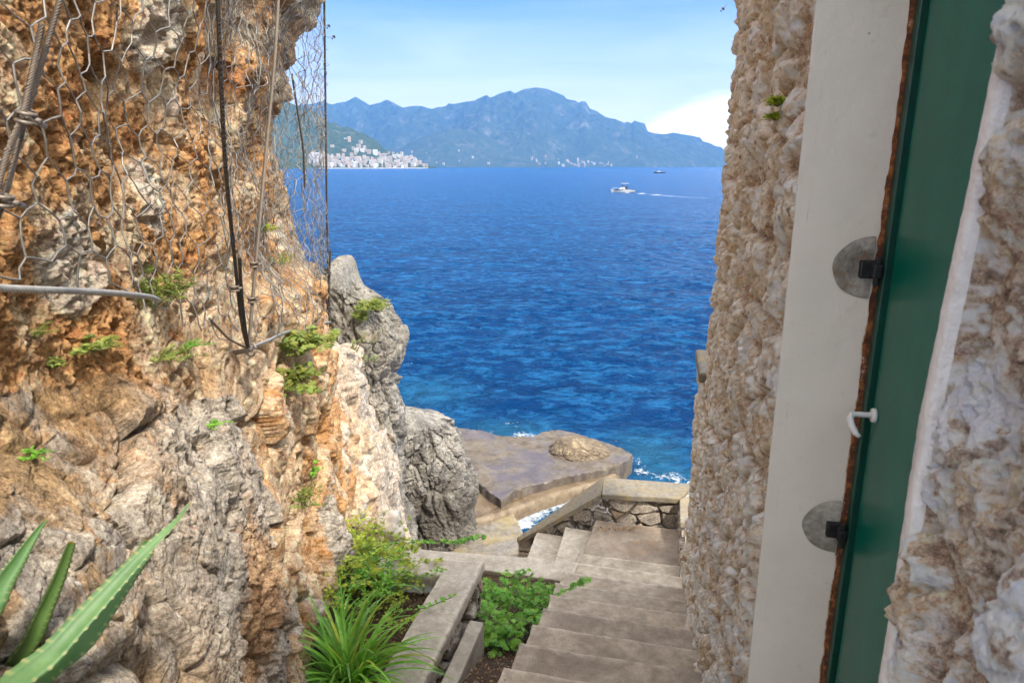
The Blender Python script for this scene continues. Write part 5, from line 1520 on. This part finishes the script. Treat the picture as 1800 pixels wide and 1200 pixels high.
def lobed(lb, p, dirv, up, s, col, lobes=5):
    """palmate leaf cut into toothed lobes, slightly cupped"""
    dirv = dirv/np.linalg.norm(dirv); side = np.cross(dirv, up); sn = np.linalg.norm(side); side = side/(sn if sn > 1e-4 else 1); up = np.cross(side, dirv)
    for k in range(lobes):
        a = (k-(lobes-1)/2)*(2.5/lobes); l = s*(1-.22*abs(k-(lobes-1)/2)/((lobes-1)/2+.01))
        d = dirv*math.cos(a)+side*math.sin(a); q = np.cross(d, up)
        b = p; w = l*.2
        V = [b, b+d*l*.38+q*w*.55+up*l*.05, b+d*l*.52+q*w*1.25+up*l*.02, b+d*l*.66+q*w*.5+up*l*.04, b+d*l*.82+q*w*.75, b+d*l-up*l*.1,
             b+d*l*.82-q*w*.75, b+d*l*.66-q*w*.5+up*l*.04, b+d*l*.52-q*w*1.25+up*l*.02, b+d*l*.38-q*w*.55+up*l*.05, b+d*l*.6-up*l*.03]
        lb.poly(V, [(0, 1, 10), (1, 2, 10), (2, 3, 10), (3, 4, 10), (4, 5, 10), (5, 6, 10), (6, 7, 10), (7, 8, 10), (8, 9, 10), (9, 0, 10)], col)
def oval(lb, p, d, up, l, w, col):
    d = d/np.linalg.norm(d); q = np.cross(d, up); n_ = np.linalg.norm(q); q = q/(n_ if n_ > 1e-4 else 1)
    lb.poly([p, p+d*l*.3+q*w*.5+up*l*.04, p+d*l*.7+q*w*.45, p+d*l-up*l*.08, p+d*l*.7-q*w*.45, p+d*l*.3-q*w*.5+up*l*.04, p+d*l*.5-up*l*.05], [(0, 1, 6), (1, 2, 6), (2, 3, 6), (3, 4, 6), (4, 5, 6), (5, 0, 6)], col)
M_STEMG = plain('green stem', (.16, .20, .06), .8, 0, .3, 60); M_STEMW = plain('woody stem', (.16, .11, .07), .9, 0, .3, 60)
def bushy(name, base, n, reach, height, leafs, label, mat, seed=0, kind_='lobed', spread=None, stem_mat=None, lean=(0, 0, 0), dens=9, rad=.0022, cat='plant', sprawl=.0, group=None):
    """stems from one root, leaves along the outer half of each"""
    rnd = random.Random(seed); base = np.array(base, float)
    root = empty(name, base); tag(root, label, cat, group)
    lb = LB(); sb = MB()
    for k in range(n):
        az = rnd.uniform(0, 6.283); r = reach*math.sqrt(rnd.random())
        o = base+np.array([rnd.gauss(0, .25)*reach*sprawl, rnd.gauss(0, .25)*reach*sprawl, 0])
        h = height*rnd.uniform(.45, 1.)*(1-.45*(r/reach)**2)
        tip = o+np.array([math.cos(az)*r, math.sin(az)*r, h])+np.array(lean)*rnd.uniform(.3, 1)
        m1 = o*(.55)+tip*.45+np.array([0, 0, h*.25])
        pts = [(1-t)**2*o+2*t*(1-t)*m1+t*t*tip for t in np.linspace(0, 1, 7)]
        sb.tube(pts, [rad*(1-.6*t) for t in np.linspace(0, 1, 7)], 4, cap=False)
        for q in range(dens):
            t = rnd.uniform(.35, 1.) if q else 1.
            p = (1-t)**2*o+2*t*(1-t)*m1+t*t*tip
            a2 = rnd.uniform(0, 6.283); d = np.array([math.cos(a2), math.sin(a2), rnd.uniform(-.1, .6)]); up = np.array([rnd.uniform(-.5, .5), rnd.uniform(-.8, .1), 1.]); up /= np.linalg.norm(up)
            s = leafs*rnd.uniform(.6, 1.2); g = rnd.uniform(.6, 1.35)
            col = (g*rnd.uniform(.9, 1.25), g, g*rnd.uniform(.7, 1.1))
            pe = p+d*s*.35
            if kind_ == 'lobed':
                lobed(lb, pe, d, up, s, col)
            elif kind_ == 'oval':
                for z in range(2): oval(lb, p+d*s*.2*z, d if z else -d*[1, 1, -1], up, s, s*.42, col)
            elif kind_ == 'fine':
                for z in range(4):
                    dd = d+np.array([rnd.uniform(-.6, .6), rnd.uniform(-.6, .6), rnd.uniform(-.2, .6)]); oval(lb, p, dd, up, s*rnd.uniform(.5, 1.1), s*.10, col)
    o1 = lb.build('leaves', mat, None, origin=base); o1.parent = root; o1.location = (0, 0, 0)
    o2 = sb.build('stems', stem_mat or M_STEMG, None, smooth=True, origin=base); o2.parent = root; o2.location = (0, 0, 0)
    return root
# --- strap-leaved clump in the planter
b = atz(612, 1150, -3.06)
def azr(r): return r.uniform(0, 6.283)
cl = np.array([-1.0, 3.55, -3.15])
strap_clump('strap_leaf_plant', cl, 140, .76, .024, 'clump of long arching bright green strap leaves in the planter', 3, lift=(.75, 1.45), droop=(1.2, 2.5))
strap_clump('strap_leaf_plant', cl+np.array([-.15, .3, .05]), 38, .5, .019, 'smaller strap leaved clump behind the large arching one', 8, lift=(.8, 1.4), droop=(1., 2.3))
strap_clump('strap_leaf_plant', cl+np.array([.03, .95, -.0]), 24, .45, .02, 'short strap leaved tuft near the inner corner of the planter coping', 9, lift=(.9, 1.4), droop=(.8, 2.))
# broad pale leaf low on the left of the clump
rl = LB(); rnd = random.Random(2)
for az, l in ((3.6, .36), (3.9, .42), (3.3, .3)): strap(rl, cl+np.array([-.05, -.06, .0]), az, l, .034, .8, 2.4, rnd, .3, col=(.9, 1.1, 1.2))
# --- lobed green plants between the planter and the steps
bushy('geranium', (-.02, 4.86, -3.60), 34, .42, .36, .048, 'leafy lobed green plant spilling beside the planter corner', M_FERN, 11)
bushy('geranium', (.24, 4.98, -3.74), 30, .40, .27, .046, 'lobed green plant in front of the kerb reaching the steps', M_FERN, 12)
bushy('geranium', (-.06, 4.45, -3.52), 26, .22, .20, .046, 'low lobed green plant in the gap between planter and steps', M_FERN, 13)
bushy('geranium', (.45, 5.1, -3.80), 16, .24, .16, .045, 'thin lobed sprig touching the edge of the steps', M_FERN, 14)
# --- behind and in the planter
def gz_(x, y): return float(soil_z(x, y))
spec = [(-1.10, 4.74, .40, .28, 80, M_YEL, 'lobed', .042, 'yellow green leafy plant spilling over the back of the planter coping'),
        (-1.40, 5.0, .36, .28, 70, M_YEL, 'fine', .05, 'tall feathery yellow green plant against the cliff foot'),
        (-.95, 4.95, .30, .30, 60, M_FERN, 'fine', .05, 'feathery bright green plant just behind the planter coping'),
        (-1.35, 5.25, .50, .30, 90, M_YEL, 'oval', .034, 'yellow green plant at the cliff foot behind the planter'),
        (-.95, 5.2, .38, .34, 70, M_FERN, 'lobed', .046, 'bright green lobed plant behind the planter coping'),
        (-.62, 5.25, .36, .24, 50, M_FERN, 'fine', .05, 'feathery green plant trailing over the far kerb'),
        (-1.52, 5.75, .40, .34, 80, M_YEL, 'fine', .055, 'feathery yellow green plant highest against the pale crag'),
        (-1.38, 4.6, .44, .28, 100, M_YEL, 'oval', .036, 'yellow green bush between the cliff and the strap leaves'),
        (-1.15, 4.45, .38, .30, 80, M_FERN, 'oval', .034, 'green small leaved bush inside the planter'),
        (-.30, 5.25, .26, .20, 18, M_FERN, 'lobed', .045, 'lobed sprig rising above the planter corner'),
        (-.85, 4.25, .28, .16, 24, M_YEL, 'oval', .03, 'sprawling yellow green weed inside the planter corner')]
for i, (x, y, r_, h, n, m, kd, lf, lab) in enumerate(spec):
    bushy('bedding_plant', (x, y, gz_(x, y)+.02), int(n*.8), r_*1.1, h*.8, lf, lab, m, 30+i, kd, sprawl=1.1)
# trailing shoots over the coping
def trail(name, pts, leafs, label, mat, kd='oval', n=16, seed=0):
    rnd = random.Random(seed); lb = LB(); sb = MB(); pts = [np.array(p, float) for p in pts]; base = pts[0]
    root = empty(name, base); tag(root, label, 'plant')
    sb.tube(pts, .003, 5)
    cum = np.linspace(.15, 1, n)
    for t in cum:
        f = t*(len(pts)-1); i = min(int(f), len(pts)-2); p = pts[i]+(pts[i+1]-pts[i])*(f-i)
        for z in range(2):
            a2 = rnd.uniform(0, 6.28); d = np.array([math.cos(a2), math.sin(a2), rnd.uniform(0, .7)]); up = np.array([0, -.4, 1.]); g = rnd.uniform(.8, 1.3)
            (lobed if kd == 'lobed' else lambda l_, p_, d_, u_, s_, c_: oval(l_, p_, d_, u_, s_, s_*.45, c_))(lb, p, d, up, leafs*(.6+.6*t), (g, g, g))
    o1 = lb.build('leaves', mat, None, origin=base); o1.parent = root; o1.location = (0, 0, 0)
    o2 = sb.build('stems', M_STEMW, None, smooth=True, origin=base); o2.parent = root; o2.location = (0, 0, 0)
trail('trailing_shoot', [(-1.0, 4.1, -3.08), (-.8, 4.1, -2.98), (-.6, 4.12, -2.96), (-.42, 4.2, -2.93)], .035, 'trailing shoot with a leafy tip lying across the planter coping', M_FERN, n=14, seed=2)
trail('trailing_shoot', [(-1.3, 5.2, -3.3), (-1.0, 5.1, -3.05), (-.7, 5.05, -3.0), (-.45, 5.02, -2.99), (-.25, 5.0, -2.93)], .04, 'long trailing shoot running along the back of the planter', M_FERN, 'lobed', n=22, seed=3)
trail('trailing_shoot', [(.1, 4.8, -3.5), (.3, 4.9, -3.42), (.5, 4.95, -3.36), (.62, 5.0, -3.33)], .045, 'leafy shoot leaning over the edge of the steps', M_FERN, 'lobed', n=12, seed=4)
# --- weeds rooted in the cliff
def cliff_tuft(px, py, n, r_, h, lf, mat, kd, label, seed, lean=(.08, -.05, 0), dens=7, name='cliff_weed'):
    q = cliff_at(px, py)
    if q is None: print('no cliff at', px, py); return
    bushy(name, q-np.array([.01, 0, .0]), n, r_*.85, h, lf*.62, label, mat, seed, kd, lean=lean, dens=dens+2, rad=.0012, sprawl=1.2)
tufts = [(283, 528, 34, .11, .15, .06, M_TUFT, 'fine', 'bright green tuft where the cable meets the cliff plants'), (300, 625, 22, .10, .06, .04, M_TUFT, 'fine', 'grassy green tuft on the ledge below the netting'),
         (170, 605, 18, .08, .05, .03, M_TUFT, 'oval', 'grey green succulent tuft on the orange ledge'), (75, 585, 12, .04, .05, .018, M_TUFT, 'fine', 'small green tuft beside the pale block at the left'),
         (105, 650, 8, .03, .06, .018, M_TUFT, 'oval', 'thin green sprig in the crack of the pale block'), (472, 410, 26, .10, .08, .045, M_YEL, 'fine', 'yellow green tuft showing through the netting'),
         (500, 465, 18, .12, .12, .04, M_TUFT, 'fine', 'green weed on the cliff behind the netting'), (530, 630, 44, .24, .18, .075, M_TUFT, 'lobed', 'leafy green weed hanging on the cliff under the net, upper part'),
         (525, 675, 36, .20, .18, .07, M_TUFT, 'lobed', 'leafy green weed hanging on the cliff, below the other leafy one'), (545, 880, 26, .13, .18, .05, M_TUFT, 'fine', 'green feathery weed in the hollow of the grey rock'),
         (560, 850, 8, .06, .20, .045, M_FERN, 'lobed', 'thin sprig reaching up from the grey hollow'), (380, 733, 10, .05, .02, .02, M_FERN, 'oval', 'tiny green sprig on the grey rock face'), (68, 800, 8, .03, .03, .015, M_FERN, 'oval', 'tiny dark green sprig in the ochre crack at the left'),
         (345, 600, 12, .06, .04, .035, M_FERN, 'fine', 'narrow leaved weed beside the stub of rock')]
for i, t in enumerate(tufts): cliff_tuft(*t, 60+i)
# weeds and moss on the crag
bushy('cliff_weed', atY(652, 545, 12.3), 40, .35, .22, .12, 'mossy green patch on top of the crag beyond the net', M_TUFT, 90, 'fine', lean=(.1, -.1, 0))
bushy('cliff_weed', atY(633, 570, 12.2), 20, .18, .3, .10, 'small green weed under the mossy patch of the crag', M_TUFT, 91, 'fine')
# bare branching shrub
rnd = random.Random(6); sb = MB(); lbb = LB(); base = atY(612, 655, 11.4)
for k in range(12):
    tip = np.array(atY(rnd.uniform(618, 668), rnd.uniform(578, 640), 11.3)); m1 = (base+tip)/2+np.array([rnd.uniform(-.08, .08), 0, rnd.uniform(-.05, .1)])
    sb.tube([base, m1, tip], [.012, .008, .004], 5)
    for q in range(8):
        t = rnd.uniform(.5, 1.); p = m1+(tip-m1)*t; d = np.array([rnd.uniform(-1, 1), rnd.uniform(-1, 1), rnd.uniform(0, 1)])
        oval(lbb, p, d, np.array([0, 0, 1.]), .09, .02, (1, 1, 1))
root = empty('shrub', base); tag(root, 'sparse twiggy shrub growing out of the cliff in front of the crag', 'shrub')
o = sb.build('branches', M_STEMW, None, origin=base); o.parent = root; o.location = (0, 0, 0)
o = lbb.build('leaves', M_TUFT, None, origin=base); o.parent = root; o.location = (0, 0, 0)
# fern on the house wall
q = wpt(2.06, .03, V_of(200)*2.0)
for i, (py, n, h, lab) in enumerate(((188, 16, .018, 'upper tuft'), (212, 22, .014, 'lower tuft'))):
    px = 1388-i*4; a = A_of(px, py)
    s = .360/(a*WD[1]-WD[0])
    bushy('wall_fern', (.360+WD[0]*s-.035, WD[1]*s, V_of(py)*WD[1]*s), n+30, .030, h*2.2, .013, 'yellow green fern in the joints of the house wall, '+lab, M_YEL, 95+i, 'oval', lean=(-.012, -.004, -.008), dens=7, rad=.0007)
# --- agave at the lower left
def agave_mat():
    m, nt, b = newmat('agave skin')
    co = objco(nt); n = noise(nt, objco(nt, (1, 1, 1)), 9, 6, .65, .4); n2 = noise(nt, co, 70, 4, .6)
    at = nt.nodes.new('ShaderNodeVertexColor'); at.layer_name = 'Col'
    c = mix(nt, ramp(nt, n, [(.35, 0), (.65, 1)]), (.07, .15, .05), (.14, .235, .09))
    c = mix(nt, ramp(nt, n2, [(.6, 0), (.75, .4)]), c, (.20, .17, .07))
    c = mix(nt, 1., c, at.outputs['Color'], 'MULTIPLY')
    L(nt, c, b.inputs['Base Color']); b.inputs['Roughness'].default_value = .5; b.inputs['Specular IOR Level'].default_value = .35
    return m
M_AGAVE = agave_mat(); M_TOOTH = plain('agave tooth', (.52, .46, .24), .6, 0, .2, 60)
agb = np.array([-.66, .78, -.98])
agave = empty('agave', agb); tag(agave, 'agave with long toothed grey green leaves at the lower left corner', 'agave')
def agave_leaf(ctrl, widths, up, seed, tint=(1, 1, 1), cut=False, label=None, tip=(.55, .3, .15)):
    ctrl = [np.array(c, float) for c in ctrl]; n = 130; rnd = random.Random(seed)
    P = []
    m = len(ctrl); n = 130; tw_ = {}
    for i in range(n+1):
        f = i/n*(m-1); k = min(int(f), m-2); t = f-k
        p0 = ctrl[max(k-1, 0)]; p1 = ctrl[k]; p2 = ctrl[k+1]; p3 = ctrl[min(k+2, m-1)]
        P.append(.5*((2*p1)+(p2-p0)*t+(2*p0-5*p1+4*p2-p3)*t*t+(3*p1-p0-3*p2+p3)*t**3))
    W = np.interp(np.linspace(0, 1, n+1), np.linspace(0, 1, len(widths)), widths)
    lb = LB(); V = []; tb = MB()
    up = np.array(up, float)
    cols = []
    for i, p in enumerate(P):
        t = P[min(i+1, n)]-P[max(i-1, 0)]; t /= np.linalg.norm(t); sd = np.cross(t, up); sd /= np.linalg.norm(sd); u2 = np.cross(sd, t)
        w = W[i]/2; th = w*.16+.0012
        # gutter-shaped: concave above, round below
        for a, h in ((-1, .55), (-.55, .10), (0, -.12), (.55, .10), (1, .55), (.6, -.35), (0, -.75), (-.6, -.35)):
            V.append(p+sd*w*a+u2*w*h*.8-(u2*th if a not in (-1, 1) and h < 0 and abs(h) > .2 else 0))
        if i % 4 == 0 and 4 < i < n-3:      # hooked teeth drawn out of the leaf margin itself
            for s_, ix in ((-1, -8), (1, -4)):
                q = (.0024+.014*w)*rnd.uniform(.4, 1.3)
                V[ix] = V[ix]+sd*s_*q-t*q*.3; tw_[len(V)+ix] = 1
    F = [(i*8+k, (i+1)*8+k, (i+1)*8+(k+1) % 8, i*8+(k+1) % 8) for i in range(n) for k in range(8)]
    F += [tuple(range(8)), tuple(n*8+k for k in range(8))[::-1]]
    mb = MB(); mb.v = [tuple(v) for v in V]; mb.f = F; mb.mi = [0]*len(F)
    mb.c = []
    for i in range(n+1):
        e = sst(.93, 1., i/n) if not cut else sst(.97, 1., i/n)
        cc = tuple(float(tint[k]*(1-e)+tip[k]*4*e) for k in range(3)); mb.c += [((3.2, 1.7, 2.) if (i*8+k) in tw_ else cc) for k in range(8)]
    o = mb.build('leaf', M_AGAVE, None, smooth=True, usecol=True, origin=agb); o.parent = agave; o.location = (0, 0, 0)
    if label: o['label'] = label
agave_leaf([agb+[.02, .03, .02], atY(-5, 1260, .86), atY(100, 1140, .92), atY(190, 1040, 1.0), atY(255, 970, 1.06), atY(310, 915, 1.12), atY(334, 882, 1.16)], [.036, .039, .037, .033, .026, .016, .007, .0010], (.25, -.75, .75), 1, label='longest agave leaf, sweeping up to the right')
agave_leaf([agb+[.02, .05, -.02], atY(60, 1230, .95), atY(150, 1120, 1.02), atY(215, 1025, 1.08), atY(252, 972, 1.12), atY(262, 950, 1.13)], [.04, .042, .038, .034, .028, .020], (.5, -.6, .6), 2, (.62, .75, .6), True, 'darker agave leaf behind the longest, its tip broken off', (.30, .14, .05))
agave_leaf([agb+[0, .06, 0], atY(15, 1230, .98), atY(60, 1110, 1.02), atY(100, 1020, 1.06), atY(125, 953, 1.08)], [.04, .038, .034, .028, .020, .013], (.9, -.5, .1), 3, (.72, .72, .45), True, 'upright agave leaf with reddish blotches and a cut tip', (.34, .14, .05))
agave_leaf([agb+[-.03, .03, 0], atY(-60, 1190, .85), atY(-10, 1050, .9), atY(30, 985, .94), atY(60, 940, .97), atY(82, 912, .99)], [.045, .045, .038, .028, .018, .010, .0015], (.85, -.5, .2), 4, (.8, .9, .8), label='agave leaf rising from the left edge')
agave_leaf([agb+[-.06, -.02, 0], atY(-160, 1150, .75), atY(-130, 1020, .78), atY(-90, 960, .8)], [.05, .05, .03, .002], (.85, -.5, .2), 5, (.8, .9, .8))
agave_leaf([agb+[.02, -.04, 0], atY(-40, 1340, .72), atY(80, 1290, .74), atY(160, 1280, .76)], [.05, .05, .03, .002], (.1, -.6, .8), 6, (.9, .9, .8))
mb = MB(); mb.tube([atY(262, 950, 1.13), atY(278, 934, 1.14), atY(290, 921, 1.15)], [.003, .002, .0008], 5); o = mb.build('dry_tip', M_TWIG, None, origin=agb); o.parent = agave; o.location = (0, 0, 0)
# fallen leaves on the steps and soil
M_DEAD = leaf_mat('dead leaf', (.30, .17, .07), (.45, .30, .14), 40, .2, .8)
rnd = random.Random(12); lbx = LB()
for k in range(420):
    x = rnd.uniform(-.35, .2); y = rnd.uniform(3.0, 4.6); z = float(soil_z(x, y))+.02
    d = np.array([rnd.uniform(-1, 1), rnd.uniform(-1, 1), rnd.uniform(-.3, .4)]); oval(lbx, np.array([x, y, z]), d, np.array([0, 0, 1.]), rnd.uniform(.012, .035), rnd.uniform(.004, .012), (rnd.uniform(.5, 1.4),)*3)
for k in range(300):
    x = rnd.uniform(-1.2, -.5); y = rnd.uniform(3.8, 4.6); z = float(soil_z(x, y))+.02
    d = np.array([rnd.uniform(-1, 1), rnd.uniform(-1, 1), rnd.uniform(-.3, .4)]); oval(lbx, np.array([x, y, z]), d, np.array([0, 0, 1.]), rnd.uniform(.012, .035), rnd.uniform(.004, .012), (rnd.uniform(.5, 1.4),)*3)
for k in range(90):
    q = rnd.randrange(0, 10); a_ = edge_left(q)[:2]-SD*rnd.uniform(.01, .3)+SNR*min(.98, abs(rnd.gauss(0, .45))); 
    if rnd.random() < .5: a_ = edge_left(q)[:2]-SD*rnd.uniform(.01, .3)+SNR*(1.02-abs(rnd.gauss(0, .06)))
    d = np.array([rnd.uniform(-1, 1), rnd.uniform(-1, 1), rnd.uniform(-.1, .15)]); oval(lbx, np.array([a_[0], a_[1], step_z(q)+.006]), d, np.array([0, 0, 1.]), rnd.uniform(.006, .022), rnd.uniform(.003, .010), (rnd.uniform(.5, 1.6),)*3)
for k in range(120):
    p_ = atz(rnd.uniform(1045, 1120), rnd.uniform(926, 934), LZ); d = np.array([rnd.uniform(-1, 1), rnd.uniform(-1, 1), rnd.uniform(-.1, .4)]); oval(lbx, p_+[0, 0, .01], d, np.array([0, 0, 1.]), rnd.uniform(.01, .04), rnd.uniform(.004, .012), (rnd.uniform(.4, 1.2),)*3)
o = lbx.build('leaf_litter', M_DEAD); tag(o, 'scattered dry brown leaves on the soil of the beds', 'leaf litter', kind='stuff')
print('TIMER z_world', __import__('time').process_time())
# ================================================================== HAZE, LIGHT, SKY, CAMERA
mb = MB(); mb.box((0, 3150, 590), (18700, 12400, 1200)); 
hz = mb.build('haze', newmat('haze air')[0]); hz.location.z = 0
zb = SEA-2.0; 
for v in hz.data.vertices: v.co.z = zb if v.co.z < 100 else 1150.
tag(hz, 'thin blue haze over the bay', 'haze', kind='stuff')
m = hz.data.materials[0]; nt = m.node_tree; nt.nodes.clear()
out = nt.nodes.new('ShaderNodeOutputMaterial'); vp = nt.nodes.new('ShaderNodeVolumePrincipled')
vp.inputs['Color'].default_value = (.12, .32, .70, 1); vp.inputs['Density'].default_value = HAZE = 1.4e-4; vp.inputs['Anisotropy'].default_value = .1
L(nt, vp.outputs[0], out.inputs['Volume'])

SUN_EL, SUN_AZ = R(48), R(205)       # behind the viewer and to the right: azimuth clockwise from +Y is 155 deg
w = bpy.data.worlds.new('World'); scn.world = w; w.use_nodes = True; nt = w.node_tree
bg = nt.nodes['Background']; sky = nt.nodes.new('ShaderNodeTexSky'); sky.sky_type = 'NISHITA'; sky.sun_disc = False
SUN_DIR_AZ = R(150)                  # clockwise from +Y (north) seen from above
sky.sun_elevation = SUN_EL; sky.sun_rotation = SUN_DIR_AZ; sky.air_density = 1.0; sky.dust_density = 1.2; sky.ozone_density = 2.5; sky.altitude = 0
tc = nt.nodes.new('ShaderNodeTexCoord'); sep = nt.nodes.new('ShaderNodeSeparateXYZ'); L(nt, tc.outputs['Generated'], sep.inputs[0])
# cumulus bank low in the east-north-east, thin veils above it
mp = nt.nodes.new('ShaderNodeMapping'); mp.inputs['Scale'].default_value = (1, 1, 3.2); mp.inputs['Location'].default_value = (3.1, .7, .4); L(nt, tc.outputs['Generated'], mp.inputs[0])
cn = noise(nt, mp.outputs[0], 3.4, 8, .6, .3)
mp2 = nt.nodes.new('ShaderNodeMapping'); mp2.inputs['Scale'].default_value = (1, 1, 7.); L(nt, tc.outputs['Generated'], mp2.inputs[0])
cv = noise(nt, mp2.outputs[0], 2.2, 7, .6, .6)
elev = sep.outputs['Z']
ax = math_(nt, 'DIVIDE', sep.outputs['X'], math_(nt, 'MAXIMUM', sep.outputs['Y'], .05))
# bank: rises to the right of the far cape
lim = math_(nt, 'ADD', math_(nt, 'MULTIPLY', ax, .38), .0)
band = math_(nt, 'SUBTRACT', math_(nt, 'ADD', lim, math_(nt, 'MULTIPLY', math_(nt, 'SUBTRACT', cn, .5), .22)), elev)
bankf = ramp(nt, math_(nt, 'MULTIPLY', band, 10.), [(0, 0), (.35, .7), (1, 1)])
bankf = math_(nt, 'MULTIPLY', bankf, ramp(nt, ax, [(0., 0), (.12, 1)]))
lowf = ramp(nt, elev, [(.0, .9), (.15, .35), (.22, .08)])
veil = math_(nt, 'MULTIPLY', ramp(nt, cv, [(.42, 0), (.68, .75)]), lowf)
sk = mix(nt, 1., sky.outputs[0], (.27, .43, .66), 'MULTIPLY')
sk = mix(nt, ramp(nt, elev, [(0, .95), (.08, .8), (.13, .45), (.19, .10), (.25, 0)]), sk, (8.0, 7.4, 6.4))
c = mix(nt, veil, sk, (8., 7.8, 7.2))
c = mix(nt, bankf, c, (13, 13, 12.5))
# unseen bright broken cloud, added overhead and behind the viewer to fill the shade
mp3 = nt.nodes.new('ShaderNodeMapping'); mp3.inputs['Scale'].default_value = (1, 1, 1.6); mp3.inputs['Location'].default_value = (.3, 5.1, 2.); L(nt, tc.outputs['Generated'], mp3.inputs[0])
oc_n = noise(nt, mp3.outputs[0], 2.6, 8, .6, .3)
over = math_(nt, 'MAXIMUM', ramp(nt, elev, [(.40, 0), (.58, 1)]), math_(nt, 'MULTIPLY', ramp(nt, math_(nt, 'MULTIPLY', sep.outputs['Y'], -1.), [(0, 0), (.3, 1)]), ramp(nt, elev, [(.0, 0), (.1, 1)])))
c = mix(nt, math_(nt, 'MULTIPLY', over, ramp(nt, oc_n, [(.40, 0), (.56, .95)])), c, (11.5, 11.2, 10.7))
L(nt, c, bg.inputs['Color']); bg.inputs['Strength'].default_value = .085

sun = bpy.data.lights.new('sun', 'SUN'); sun.energy = 1.45; sun.angle = R(4.); sun.color = (1., .93, .82)
so = bpy.data.objects.new('sun', sun); link(so)
dx, dy, dz = math.sin(SUN_DIR_AZ)*math.cos(SUN_EL), math.cos(SUN_DIR_AZ)*math.cos(SUN_EL), math.sin(SUN_EL)
so.rotation_euler = Vector((dx, dy, dz)).to_track_quat('Z', 'Y').to_euler(); so.location = (20, -30, 40)

cam = bpy.data.cameras.new('camera'); co = bpy.data.objects.new('camera', cam); link(co)
cam.sensor_width = 36; cam.lens = 24; cam.clip_start = .05; cam.clip_end = 40000
co.location = (0, 0, 0); co.rotation_euler = (R(90)-PITCH, 0, 0)
cam.dof.use_dof = True; cam.dof.focus_distance = 5.0; cam.dof.aperture_fstop = 11
scn.camera = co
scn.render.engine = 'CYCLES'
scn.cycles.max_bounces = 8; scn.cycles.volume_bounces = 1; scn.cycles.transparent_max_bounces = 8
scn.view_settings.view_transform = 'Standard'; scn.view_settings.look = 'None'; scn.view_settings.gamma = 1; scn.view_settings.use_curve_mapping = False
scn.view_settings.exposure = 2.05
